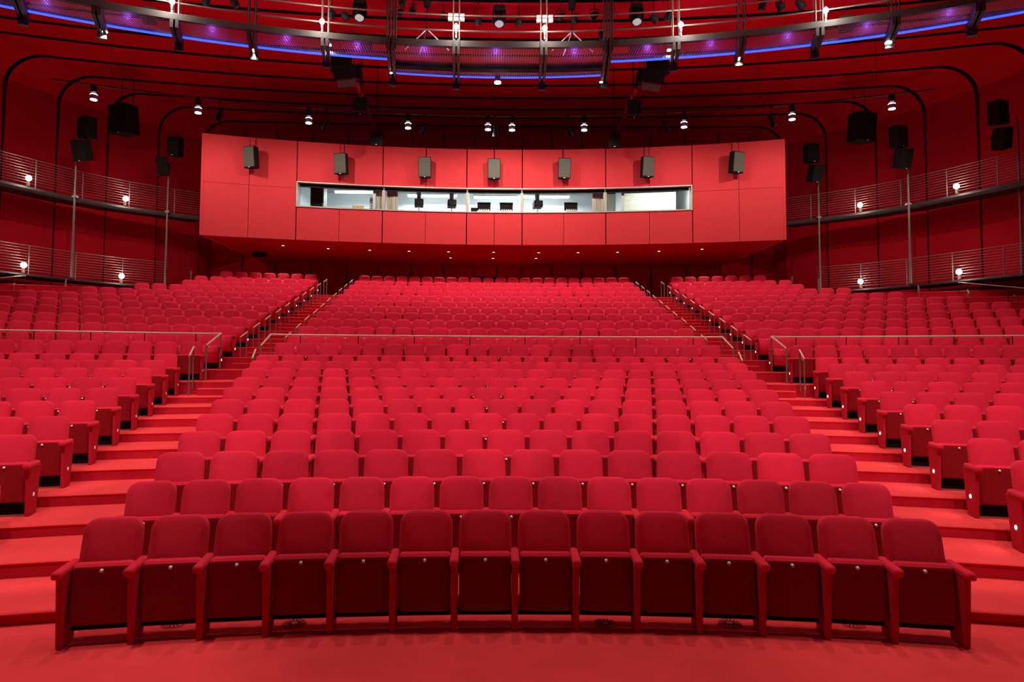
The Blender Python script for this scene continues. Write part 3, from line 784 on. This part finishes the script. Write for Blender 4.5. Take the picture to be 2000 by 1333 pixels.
for s, nm in ((-1, 'left'), (1, 'right')):
    for z, lv in ((9.1, 'upper'), (5.7, 'lower')):
        uend = 1.0 if z > 7 else .9
        th_ = .20 if z > 7 else .10
        t = thing('side_gallery', '%s %s gallery with steel deck and horizontal bar railing' % (lv, nm) + ' along the red wall', 'gallery walkway', (0, 0, z), 0, 'galleries on the side walls')
        N = 40; E = [edge_pt(uend*k/N) for k in range(N+1)]
        bm = NB(); a = []; b = []
        for p in E:
            d = 1.45; X = min(wall_x(p.y+d*.4)-.02, p.x+d)
            a.append([bm.verts.new((s*p.x, p.y, zz)) for zz in (0, -.06)]); b.append([bm.verts.new((s*X, p.y+(X-p.x)*.45, zz)) for zz in (0, -.06)])
        for k in range(N):
            for L in (0, 1): bm.faces.new((a[k][L], a[k+1][L], b[k+1][L], b[k][L]))
            bm.faces.new((a[k][0], a[k+1][0], a[k+1][1], a[k][1]))
        obj('deck', bm, 'darkbeam', t)
        bm = NB(); tube(bm, [(s*p.x, p.y, -.02-th_/2) for p in E], th_/2, 8); obj('edge_beam', bm, 'greybeam' if z > 7 else 'darkbeam', t)
        nb = int(LEN*uend/1.75)
        for k in range(nb):
            u0, u1 = uend*k/nb, uend*(k+1)/nb
            a, b = edge_pt(u0), edge_pt(u1)
            bm = NB(); tube(bm, [(s*a.x, a.y, -.02), (s*a.x, a.y, 1.10)], .02, 6); obj('railing_post', bm, 'galrail', t)
            bm = NB()
            for q in range(10): tube(bm, [(s*a.x, a.y, .12+q*.108), (s*b.x, b.y, .12+q*.108)], .009 if q < 9 else .014, 5)
            obj('railing_bars', bm, 'galrail', t)
        for j, px in enumerate(lampspots[(s, z)]):
            u = u_of_px(px, z+.3, s); p = edge_pt(u)
            where = 'nearer the stage' if (j == 0) == (s < 0) else 'nearer the booth'
            tl = thing('bulkhead_lamp', 'round glowing lamp on the %s %s gallery railing, %s' % (lv, nm, where), 'lamp', (s*(p.x+.0), p.y, z+.30), 0, 'lamps on the gallery railings')
            bm = NB(); sph(bm, (-s*.06, -.06, 0), .11, 14); obj('globe', bm, 'lamp', tl)
            bm = NB(); box(bm, -.05, .05, -.03, .05, -.3, .12, .01); obj('bracket', bm, 'rail', tl)
            point((s*(p.x+.16), p.y+.10, z+.34), 7, (1, .9, .75), .08)
            point((s*(p.x-.20), p.y-.20, z+.34), 26, (1, .9, .75), .06)
# tall poles with paired loudspeakers
def pole(px, py0, zb, X, Y, zt, label):
    t = thing('speaker_pole', label, 'pole', (X, Y, zb), 0, 'tall poles in front of the galleries')
    bm = NB(); cyl(bm, (0, 0, 0), (0, 0, zt-zb), .055, .03, 10); obj('shaft', bm, 'galrail', t)
    bm = NB(); box(bm, -.1, .1, -.1, .1, 0, .03, .005); obj('base_plate', bm, 'darkbeam', t)
    bm = NB(); box(bm, -.09, .09, -.05, .12, 9.02-zb, 9.12-zb, .01); obj('clamp', bm, 'galrail', t)
for s, X, Y, zb, zt, lab in ((-1, -17.3, 28.0, 5.7, 11.8, 'left tall steel pole with paired black speakers, nearer the stage'), (-1, -14.8, 30.75, 5.24, 11.2, 'left tall steel pole nearer the booth'),
                             (1, 14.85, 30.75, 5.24, 11.2, 'right tall steel pole nearer the booth'), (1, 17.3, 28.0, 5.7, 11.9, 'right tall steel pole in the middle of the gallery'), (1, 19.4, 24.7, 5.7, 11.6, 'rightmost tall steel pole at the edge of the picture'), (-1, -19.4, 24.7, 5.7, 11.6, 'leftmost pole')):
    if lab != 'leftmost pole': pole(0, 0, zb, X, Y, zt, lab)
for px, py, Y, w, h, roll, yaw, lean, lab in (
        (172, 250, 27.6, .70, .86, .08, -.5, .1, 'upper black speaker of the left pole pair, nearer the stage'), (162, 294, 27.6, .72, .84, .10, -.4, .35, 'lower black speaker of the left pole pair, nearer the stage'),
        (344, 287, 30.3, .62, .84, .08, -.25, .1, 'upper black speaker on the left pole nearer the booth'), (318, 325, 30.3, .42, .80, .0, -1.2, .15, 'lower black speaker turned sideways on the left pole by the booth'),
        (1583, 300, 30.3, .62, .84, -.08, .3, .1, 'upper black speaker on the right pole nearer the booth'), (1591, 339, 30.3, .60, .78, -.06, .35, .3, 'lower black speaker on the right pole nearer the booth'),
        (1753, 268, 27.6, .70, .88, -.12, .45, .1, 'upper black speaker on the middle right pole'), (1762, 310, 27.6, .70, .82, -.16, .45, .35, 'lower black speaker on the middle right pole'),
        (1948, 221, 24.3, .70, .86, -.14, .5, .1, 'upper black speaker on the rightmost pole'), (1956, 271, 24.3, .70, .78, -.36, .5, .4, 'lower tilted black speaker on the rightmost pole')):
    q = on_y(px, py, Y); t = thing('pole_speaker', lab, 'loudspeaker', q, (0, roll, 0), 'black loudspeakers on the poles')
    cabinet(t, w, h, .45, lean, yaw, 'black')
    s = -1 if px < 960 else 1
    bm = NB(); tube(bm, [(0, .15, 0), (0, .48, 0)], .03, 6); box(bm, -.2, .2, .2, .24, -.2, .2); obj('yoke', bm, 'black', t)
for px, py, Y, yaw, lab in ((245, 235, 29.2, -.35, 'large black speaker hanging from the curved left ceiling corner'), (1681, 250, 29.2, .35, 'large black speaker hanging from the curved right ceiling corner')):
    q = on_y(px, py, Y); t = thing('hanging_speaker', lab, 'loudspeaker', q, 0, 'big hanging speakers in the ceiling corners')
    cabinet(t, .98, 1.25, .8, .12, yaw, 'black')
    bm = NB(); [cyl(bm, (x, .1, .6), (x, .1, ZC-q.z-(.0 if abs(q.x) < 15.5 else .05)), .015, n=6) for x in (-.25, .25)]; obj('suspension', bm, 'black', t)

# ------------------------------------------------------------------ lighting ring in front of the booth
def ringp(px, R, yc, z, it=6):
    """point on a circle (centre (0,yc), radius R) at height z seen in the direction px"""
    y = yc+R
    for _ in range(12):
        q = on_y(px, 200, y); y = yc+math.sqrt(max(0, R*R-q.x*q.x))
    return Vector((q.x, y, z))
PR, PC, PZ = 39.4, -13.1, 12.0
t = thing('lighting_pipe', 'thin curved lighting pipe hung in front of the booth below the ceiling', 'pipe', (0, 26.3, PZ))
bm = NB(); pts = [ringp(100+(1828-100)*k/30, PR, PC, PZ)-t.location for k in range(31)]; tube(bm, pts, .028, 6); obj('pipe', bm, 'darkbeam', t)
bm = NB()
for k in (2, 6, 10, 15, 20, 24, 28): cyl(bm, pts[k], pts[k]+Vector((0, 0, ZC-PZ)), .008, n=5)
obj('suspension_cables', bm, 'darkbeam', t)
LAB10 = ['leftmost', 'second from left', 'third from left', 'fourth from left', 'left one of the close centre pair', 'right one of the close centre pair', 'fourth from right', 'third from right', 'second from right', 'rightmost']
for k, (px, py) in enumerate(((183, 190), (387, 216), (603, 236), (797, 246), (953, 249), (1000, 250), (1141, 250), (1336, 244), (1547, 229), (1742, 208))):
    p = ringp(px, PR, PC, PZ); q = on_y(px, py, p.y)
    t = thing('pendant_downlight', 'house downlight with two glowing rings, %s' % LAB10[k], 'downlight', q, 0, 'house downlights on the curved pipe')
    bm = NB(); box(bm, -.08, .08, -.08, .08, .17, .42, .015); cyl(bm, (0, 0, .42), (0, 0, PZ-q.z), .012, n=6); box(bm, -.04, .04, -.04, .04, PZ-q.z-.05, PZ-q.z+.03); obj('ballast', bm, 'black', t)
    bm = NB(); cyl(bm, (0, 0, .085), (0, 0, .105), .12, .10, 18); obj('upper_glow', bm, 'lamp', t)
    bm = NB(); cyl(bm, (0, 0, -.08), (0, 0, .073), .118, .12, 18); obj('reflector', bm, 'grey', t)
    bm = NB(); cyl(bm, (0, 0, -.10), (0, 0, -.082), .11, .11, 18); obj('lower_glow', bm, 'lamp', t)
    spot(q+Vector((0, 0, -.16)), 460, q+Vector((0, 2.0, -3)), 150, .8, (1, .88, .76), .05)
for k, (px, py) in enumerate(((428, 224), (637, 243), (829, 253), (968, 255), (1110, 256), (1299, 248), (1507, 236))):
    p = ringp(px, PR, PC, PZ); q = on_y(px, py, p.y)
    t = thing('stage_spotlight', 'unlit black theatre spotlight on the curved pipe, %s' % names7[k], 'spotlight', q, 0, 'unlit spotlights on the curved pipe')
    a = .55*(1 if px < 950 else -1)*(k not in (3,))
    m = Matrix.Rotation(a, 4, 'Y')@Matrix.Rotation(.35, 4, 'X')
    bm = NB(); cyl(bm, (0, 0, .2), (0, 0, -.1), .085, .10, 12); cyl(bm, (0, 0, -.1), (0, 0, -.22), .11, .12, 12); bmesh.ops.transform(bm, matrix=m, verts=bm.verts); obj('body', bm, 'black', t)
    bm = NB(); cyl(bm, (0, 0, -.221), (0, 0, -.228), .045, n=10); bmesh.ops.transform(bm, matrix=m, verts=bm.verts); obj('lens', bm, 'white', t)
    bm = NB(); tube(bm, [(-.13, 0, 0), (-.13, 0, .2), (.13, 0, .2), (.13, 0, 0)], .012, 5); cyl(bm, (0, 0, .2), (0, 0, PZ-q.z), .014, n=6); box(bm, -.04, .04, -.04, .04, PZ-q.z-.05, PZ-q.z+.03); obj('yoke', bm, 'black', t)

# ------------------------------------------------------------------ curved technical catwalk under the ceiling
KC, KN, KF, KZ = -9.45, 31.55, 32.72, 12.8
def kp(th, R, z=KZ): return Vector((R*math.sin(th), KC+R*math.cos(th), z))
def kth(px, R):
    p = ringp(px, R, KC, KZ); return math.atan2(p.x, p.y-KC)
cat = thing('technical_catwalk', 'curved steel catwalk with perforated deck and blue light strip under ceiling', 'catwalk', (0, 22, 0))
cl = cat.location
def arcpts(a, b, R, z, n, c=KC): return [Vector((R*math.sin(a+(b-a)*k/n), c+R*math.cos(a+(b-a)*k/n), z))-cl for k in range(n+1)]
def barc(name, a, b, R, z, w, h, m, n=40, c=KC, parent=cat):
    bm = NB(); P0 = [[bm.verts.new(p) for p in arcpts(a, b, R+dr, z+dz, n, c)] for dr, dz in ((0, 0), (w, 0), (w, h), (0, h))]
    for k in range(n):
        for i in range(4): bm.faces.new((P0[i][k], P0[i][k+1], P0[(i+1) % 4][k+1], P0[(i+1) % 4][k]))
    for k in (0, n): bm.faces.new([P0[i][k] for i in range(4)])
    return obj(name, bm, m, parent)
TA = .56
MA, MB = kth(762, KN), kth(1188, KN)
barc('near_beam', -TA, TA, KN-.04, KZ-.02, .14, .20, 'greybeam', 80)
barc('far_beam', -TA, MA, KF-.03, KZ-.02, .05, .10, 'darkbeam'); barc('far_beam', MB, TA, KF-.03, KZ-.02, .05, .10, 'darkbeam')
barc('blue_light_strip', -TA, MA-.005, KF-.10, KZ-.06, .10, .035, 'blue', 50); barc('blue_light_strip', MB+.005, TA, KF-.10, KZ-.06, .10, .035, 'blue', 50)
def deck(name, a, b, r0, r1, n, c0=KC, R0=None):
    bm = NB(); A = [bm.verts.new(p) for p in arcpts(a, b, r0, KZ, n)]; B = [bm.verts.new(p) for p in arcpts(a, b, r1, KZ, n)]
    for k in range(n): bm.faces.new((A[k], A[k+1], B[k+1], B[k]))
    return obj(name, bm, 'perf', cat)
deck('perforated_deck', -TA, MA, KN+.1, KF-.03, 50); deck('perforated_deck', MB, TA, KN+.1, KF-.03, 50)
# centre bay: wider and with a second beam
bm = NB(); n = 24
A = [bm.verts.new(p) for p in arcpts(MA, MB, KN+.1, KZ, n)]; Bp = []
for k in range(n+1):
    th = MA+(MB-MA)*k/n; x = kp(th, KF).x; Bp.append(Vector((x, .75+math.sqrt(23.7**2-x*x), KZ))-cl)
B = [bm.verts.new(p) for p in Bp]
for k in range(n): bm.faces.new((A[k], A[k+1], B[k+1], B[k]))
obj('perforated_deck', bm, 'perf', cat)
def sweep_rect(name, pts, w, h, m):
    bm = NB(); L = [[bm.verts.new(p+Vector((0, dy, dz))) for p in pts] for dy, dz in ((0, 0), (w, 0), (w, h), (0, h))]
    for k in range(len(pts)-1):
        for i in range(4): bm.faces.new((L[i][k], L[i][k+1], L[(i+1) % 4][k+1], L[(i+1) % 4][k]))
    for k in (0, len(pts)-1): bm.faces.new([L[i][k] for i in range(4)])
    return obj(name, bm, m, cat)
sweep_rect('far_beam', [p+Vector((0, .02, 0)) for p in Bp], .05, .10, 'darkbeam')
sweep_rect('blue_light_strip', [p+Vector((0, -.06, -.06)) for p in Bp], .07, .035, 'blue')
Pm = []
for k in range(n+1):
    x = kp(MA+(MB-MA)*k/n, KF).x; Pm.append(Vector((x, -4.86+math.sqrt(28.4**2-x*x), KZ-.12))-cl)
sweep_rect('middle_beam', Pm, .28, .20, 'black')
# guard rails along both edges
for R, c in ((KN+.05, KC), (KF-.02, KC)):
    for z in (KZ+.55, KZ+1.08):
        bm = NB(); tube(bm, arcpts(-TA, TA, R, z, 60), .026, 7); obj('guard_rail', bm, 'rail', cat)
# radial brackets and hangers
HPX = [22, 182, 336, 487, 632, 762, 890, 1062, 1188, 1322, 1452, 1604, 1754, 1920]
lit = {336, 632, 890, 1062, 1322, 1604, 22, 1920}
wide = {762, 890, 1062, 1188}
for k, px in enumerate(HPX):
    th = kth(px, KN); far = 24.75-KC if px in wide else KF+.12
    if px in wide:
        x = kp(th, KF).x; far = math.hypot(x, .75+math.sqrt(23.9**2-x*x)-KC)
    mt = Matrix.Rotation(-th, 4, 'Z')
    bm = NB(); box(bm, -.12, -.03, KN-.10, far, -.30, .20 if px in wide else -.02); box(bm, .03, .12, KN-.10, far, -.30, .20 if px in wide else -.02); box(bm, -.13, .13, far-.14, far, -.46, .0)
    bmesh.ops.transform(bm, matrix=Matrix.Translation((0, KC, KZ))@mt, verts=bm.verts); bmesh.ops.translate(bm, vec=-cl, verts=bm.verts); obj('radial_bracket', bm, 'darkbeam', cat)
    bm = NB()
    dark = px in (762, 1188)
    for dx in ((-.10, .10) if not dark else (-.13, -.03, .07, .15)):
        for dy in (.02, .55 if not dark else .15):
            cyl(bm, (dx, KN+dy, -.1), (dx, KN+dy, ZC-KZ), .022 if not dark else .03, n=7)
    bmesh.ops.transform(bm, matrix=Matrix.Translation((0, KC, KZ))@mt, verts=bm.verts); bmesh.ops.translate(bm, vec=-cl, verts=bm.verts)
    obj('hanger_rods', bm, 'rail' if px in lit else 'darkbeam', cat)  # lamplight on rods by work lamps is put into their paler metal
def pname(px):
    return None
LW = ['far left, by the picture edge', 'second from left', 'third from left', 'left of the two centre ones', 'right of the two centre ones', 'third from right', 'second from right', 'far right, by the picture edge']
for k, (px, py) in enumerate(((18, -10), (336, 3), (629, 42), (891, 52), (1064, 55), (1330, 48), (1613, 20), (1930, -8))):
    th = kth(px, KN); q = kp(th, KN-.06); q = on_y(px, py, q.y)
    if py < -5: continue
    t = thing('work_light', 'bright work lamp on a catwalk hanger, %s' % (['', 'leftmost', 'second from left', 'left of the centre bay', 'right of the centre bay', 'second from right', 'rightmost', ''][k]), 'lamp', q, -th, 'bright work lamps on the catwalk hangers')
    bm = NB(); sph(bm, (0, 0, 0), .085, 12); obj('globe', bm, 'lamp', t)
    bm = NB(); cyl(bm, (0, .02, -.12), (0, .02, -.24), .05, .03, 10); cyl(bm, (0, .02, -.30), (0, .02, -.38), .035, .035, 10); box(bm, -.03, .03, .03, .08, -.40, .15, .01); obj('cage', bm, 'steel', t)
    if px in (891, 1064):
        bm = NB()
        for zz in (.30, .42):
            for xx in (-.2, 0, .2): box(bm, xx-.08, xx+.08, .02, .16, zz-.05, zz+.05, .015)
        obj('junction_boxes', bm, 'grey', t)
    point(q+Vector((0, -.50, -.05)), 95, (1, .92, .82), .09)
# purple/blue lamps that wash the deck
for k, px in enumerate((90, 250, 415, 560, 697, 828, 968, 1120, 1262, 1385, 1535, 1690, 1850)):
    th = kth(px, KF); mid = px in (828, 968, 1120)
    q = kp(th, (KN+KF)/2+.1, KZ+.16)
    t = thing('blue_deck_lamp', 'small blue lamp on the catwalk deck, %s from the left' % ord_[k], 'lamp', q, -th, 'blue lamps along the catwalk deck')
    bm = NB(); cyl(bm, (0, 0, -.04), (0, 0, .05), .05, .04, 10); obj('housing', bm, 'black', t)
    bm = NB(); cyl(bm, (0, 0, -.055), (0, 0, -.041), .04, n=10); obj('lens', bm, 'blue', t)
    point(q+Vector((0, -.05, -.40)), 10, (.30, .12, 1), .03)
# downlights hanging below the catwalk
for px, py, D, sz, lab in ((205, 61, None, .8, 'small bright downlight under the catwalk, leftmost'), (497, 98, None, .9, 'small bright downlight under the catwalk, second from left'), (643, 87, None, .8, 'small bright downlight under the catwalk, third from left'),
                       (972, 160, 24.2, 1.25, 'white cylinder downlight hanging under the middle of the catwalk'), (764, 142, 23.4, .5, 'tiny warm lamp at the left end of the catwalk centre bay'), (1174, 160, 24.0, .6, 'tiny warm lamp at the right end of the catwalk centre bay'),
                       (1307, 97, None, .8, 'small bright downlight under the catwalk, third from right'), (1444, 114, None, .9, 'small bright downlight under the catwalk, second from right'), (1594, 69, None, .7, 'small bright lamp above the blue strip right of the centre'), (1735, 82, None, 1.0, 'small bright downlight under the catwalk, rightmost')):
    if D is None:
        th = kth(px, KF); p = kp(th, KF-.1); D = p.y
    q = on_y(px, py, D)
    t = thing('catwalk_downlight', lab, 'downlight', q, 0, 'downlights under the catwalk')
    bm = NB(); cyl(bm, (0, 0, .0), (0, 0, .17*sz), .09*sz, .075*sz, 14); cyl(bm, (0, 0, .17*sz), (0, 0, max(.2, KZ-q.z)), .012, n=6); obj('body', bm, 'grey', t)
    bm = NB(); cyl(bm, (0, 0, -.035*sz), (0, 0, -.001), .10*sz, .09*sz, 14); obj('glowing_rim', bm, 'lamp', t)
    spot(q+Vector((0, 0, -.08)), 300 if sz > .7 else 60, q+Vector((0, 0, -3)), 120, .9, (1, .86, .74), .1)
# moving heads, par cans, small fixtures, tripods on the catwalk
def moving_head(px, py, lab):
    th = kth(px, KN); q = on_y(px, py, kp(th, KN+.5).y)
    t = thing('moving_head', lab, 'stage light', q, 0, 'moving head lights hanging at the catwalk')
    bm = NB(); box(bm, -.2, .2, -.14, .14, .28, .46, .04); obj('base', bm, 'black', t)
    bm = NB(); [box(bm, s*.20-.035, s*.20+.035, -.08, .08, -.12, .32, .03) for s in (-1, 1)]; obj('yoke', bm, 'black', t)
    m = Matrix.Rotation(-.38, 4, 'X')
    bm = NB(); cyl(bm, (0, 0, .22), (0, 0, -.17), .15, .17, 18); cyl(bm, (0, 0, -.17), (0, 0, -.21), .18, .18, 18); bmesh.ops.transform(bm, matrix=m, verts=bm.verts); hd = obj('head', bm, 'black', t)
    bm = NB(); cyl(bm, (0, 0, -.209), (0, 0, -.213), .15, n=18); bmesh.ops.transform(bm, matrix=m, verts=bm.verts); obj('face', bm, 'grey', hd)
    bm = NB()
    for i in range(-3, 4):
        for j in range(-3, 4):
            if i*i+j*j < 11: cyl(bm, (i*.042, j*.042, -.212), (i*.042, j*.042, -.222), .014, n=6)
    bmesh.ops.transform(bm, matrix=m, verts=bm.verts); obj('led_array', bm, 'led', hd)
    bm = NB(); tube(bm, [(-.12, 0, .44)]+[(-.12*math.cos(a), 0, .46+.14*math.sin(a)) for a in [PI*k/6 for k in range(7)]]+[(.12, 0, .44)], .01, 5); obj('handle', bm, 'black', t)
for px, py, lab in ((703, 26, 'black moving head light with lit LED face, left'), (975, 38, 'black moving head light with LED face in the middle of the catwalk'), (1243, 34, 'black moving head light with lit LED face, right')): moving_head(px, py, lab)
def par(px, py, r, L, ry, rx, lab, D=None):
    th = kth(px, KN); q = on_y(px, py, D or kp(th, KN+.35).y)
    t = thing('par_can', lab, 'stage light', q, 0, 'small black stage lights on the catwalk rail')
    m = Matrix.Rotation(ry, 4, 'Y')@Matrix.Rotation(rx, 4, 'X')
    bm = NB(); cyl(bm, (0, 0, L*.5), (0, 0, L*.15), r*.65, r, 12); cyl(bm, (0, 0, L*.15), (0, 0, -L*.5), r, r*1.1, 12); bmesh.ops.transform(bm, matrix=m, verts=bm.verts); obj('can', bm, 'black', t)
    bm = NB(); cyl(bm, (0, 0, -L*.5), (0, 0, -L*.5-.01), r*.8, n=12); bmesh.ops.transform(bm, matrix=m, verts=bm.verts); obj('lens', bm, 'greybeam', t)
    zt = max(.25, KZ+1.08-q.z) if q.z < KZ+1.0 else max(.15, ZC-q.z)
    bm = NB(); tube(bm, [(-r*1.25, 0, -.02), (-r*1.25, 0, L*.7), (r*1.25, 0, L*.7), (r*1.25, 0, -.02)], .01, 5); cyl(bm, (0, 0, L*.7), (0, 0, zt), .013, n=6); obj('yoke', bm, 'black', t)
for px, py, r, L, ry, rx, lab in ((648, 27, .12, .26, .5, .4, 'beside the second left work lamp'), (674, 31, .11, .26, -.7, .3, 'left of the left moving head'), (782, 24, .10, .24, .9, .2, 'just right of the dark left column'), (806, 20, .10, .28, .1, .2, 'left of the left tripod'), (866, 30, .055, .2, 0, 0, 'very slim, left of the centre left work lamp'),
                                  (934, 42, .10, .22, .1, .3, 'left of the middle moving head'), (1013, 43, .10, .24, -.1, .3, 'right of the middle moving head'), (1095, 31, .11, .26, .6, .3, 'left of the right tripod'), (1122, 38, .10, .26, -.2, .2, 'under the right tripod top'), (1161, 30, .12, .28, 1.0, .2, 'between the right tripod and right column'),
                                  (1277, 36, .12, .26, -1.1, .2, 'right of the right moving head'), (1305, 32, .12, .28, .3, .3, 'beside the second right work lamp'), (1174, 68, .07, .34, 0, .1, 'standing low beside the dark right column'), (1489, 11, .11, .26, .2, .2, 'first of three near the upper right'), (1524, 11, .12, .30, -.5, .3, 'second of three near the upper right'), (1563, 9, .12, .32, -.9, .3, 'third of three near the upper right'),
                                  (403, 2, .11, .24, .3, .2, 'at the top edge left of centre'), (458, 5, .11, .3, -.5, .2, 'at the top edge, further right'), (786, 4, .10, .2, .2, 0, 'high beside the dark left column')):
    par(px, py, r, L, ry, rx, 'small black stage light '+lab)
for px, py, hpx, lab in ((834, 57, 0, 'slim steel tripod stand on the catwalk, left'), (1117, 62, 0, 'slim steel tripod stand on the catwalk, right')):
    th = kth(px, KN); D = kp(th, KN+.45).y; q = on_y(px, py, D); hz = q.z-KZ
    t = thing('tripod_stand', lab, 'tripod', q, 0, 'tripod stands on the catwalk')
    bm = NB(); [tube(bm, [(0, 0, 0), (hz*.98*math.cos(a), hz*.45*math.sin(a), -hz+.03)], .018, 6) for a in (0, PI*.62, PI)]; obj('legs', bm, 'white', t)
    bm = NB(); cyl(bm, (0, 0, -.30), (0, 0, .8), .02, n=8); cyl(bm, (0, 0, -.05), (0, 0, .08), .04, n=8); obj('column', bm, 'black', t)
    t2 = thing('camera_head', 'black lamp head mounted on the %s tripod stand' % lab.split(', ')[1], 'stage light', q+Vector((0, 0, .8)), 0, 'lamp heads on the tripods')
    bm = NB(); box(bm, -.11, .11, -.15, .15, 0, .25, .03); obj('body', bm, 'black', t2)
    bm = NB(); cyl(bm, (0, -.15, .1), (0, -.26, .08), .07, .09, 12); obj('hood', bm, 'black', t2)
for px, py, w, lab in ((282, 12, .42, 'black wedge speaker on the catwalk at upper left'), (712, 62, .40, 'black wedge box on the catwalk below the left moving head'), (1243, 66, .42, 'black wedge box on the catwalk below the right moving head'), (1661, 25, .42, 'black wedge speaker on the catwalk at upper right')):
    th = kth(px, KN); q = kp(th, KN+.45, KZ+.01)
    t = thing('wedge_speaker', lab, 'loudspeaker', q, -th, 'wedge speakers on the catwalk')
    bm = NB(); prism_x(bm, [(-.2, 0), (-.1, w), (.15, w), (.25, 0)], -w*.5, w*.5, .02); obj('cabinet', bm, 'speaker', t)
    bm = NB(); box(bm, -.1, .1, -.19, -.14, w*.35, w*.75, .01); obj('front_grille', bm, 'grey', t)
for px, lab in ((655, 'pale reflector wings beside the second left work lamp'), (1300, 'pale reflector wings beside the second right work lamp')):
    th = kth(px, KN); q = kp(th, KN+.25, KZ+.02); t = thing('reflector_board', lab, 'reflector', q, -th, 'reflector wings on the catwalk')
    bm = NB(); [box(bm, -.06, .06, -.01, .01, 0, .26, mtx=Matrix.Translation((s*.12, 0, .12))@Matrix.Rotation(-.5*s*(1), 4, 'Y')@Matrix.Translation((0, 0, -.1))) for s in (-1, 1)]; obj('wings', bm, 'white', t)

# ------------------------------------------------------------------ loudspeaker clusters and radial ducts under the ceiling
for s, nm, pts in ((-1, 'left', ((677, 142), (704, 208), (735, 270))), (1, 'right', ((1272, 150), (1238, 214), (1200, 274)))):
    q = on_y(pts[0][0], pts[0][1], 25.2)
    t = thing('speaker_cluster', 'dark stacked speaker cluster with brown grille hanging %s of the centre bay' % nm, 'loudspeaker cluster', q, (0, 0, s*.25), 'ceiling speaker clusters')
    for k, (y, z, tl) in enumerate(((-.1, .40, .0), (0, .02, .30))):
        bm = NB(); box(bm, -.42, .42, -.3, .3, -.24, .24, .02, 2); bmesh.ops.transform(bm, matrix=Matrix.Translation((-s*.30*(k == 0)*-1, y, z))@Matrix.Rotation(tl, 4, 'X'), verts=bm.verts); obj('upper_cabinet' if k == 0 else 'main_cabinet', bm, 'speaker', t)
    bm = NB(); box(bm, -.38, .38, -.05, .05, -.16, .16, .02); bmesh.ops.transform(bm, matrix=Matrix.Translation((0, .05, -.36))@Matrix.Rotation(.5, 4, 'X'), verts=bm.verts); obj('lower_grille', bm, 'brown', t)
    bm = NB(); [cyl(bm, (x, 0, .2), (x, 0, ZC-q.z), .015, n=6) for x in (-.3, .3)]; tube(bm, [(-s*.42, .1, .35), (-s*.52, .15, -.1), (-s*.52, .2, -.45)], .06, 6); obj('bracket', bm, 'black', t)
    for k, lv in ((1, 'middle'), (2, 'rear')):
        q = on_y(pts[k][0], pts[k][1], 26.55 if k == 1 else 27.8)
        t = thing('delay_speaker', 'black loudspeaker hanging below the %s ceiling duct, %s one' % (nm, 'front' if k == 1 else 'rear, just over the booth top'), 'loudspeaker', q, 0, 'delay speakers hanging from the ceiling ducts')
        cabinet(t, .55 if k == 1 else .50, .66 if k == 1 else .56, .45, .3, -s*.12, 'black')
        bm = NB(); cyl(bm, (0, .1, .2), (0, .1, ZC-q.z+.01), .02, n=6); tube(bm, [(-.2, .1, .42), (.2, .1, .42)], .02, 6); obj('bracket', bm, 'black', t)
    a, b = ((697, 163), (738, 268)) if s < 0 else ((1243, 172), (1200, 272))
    A_, B_ = on_z(a[0], a[1], 13.9), on_z(b[0], b[1], 13.9)
    t = thing('ceiling_duct', 'thin radial cable duct running back under the %s ceiling' % nm, 'duct', A_, 0, 'radial ducts under the ceiling')
    bm = NB(); d = B_-A_; tube(bm, [(0, 0, 0), d], .08, 6); obj('duct', bm, 'booth', t)
    for f in (.08, .5, .92): bm = NB(); cyl(bm, d*f, d*f+Vector((0, 0, ZC-13.9)), .012, n=5); obj('hanger', bm, 'darkbeam', t)
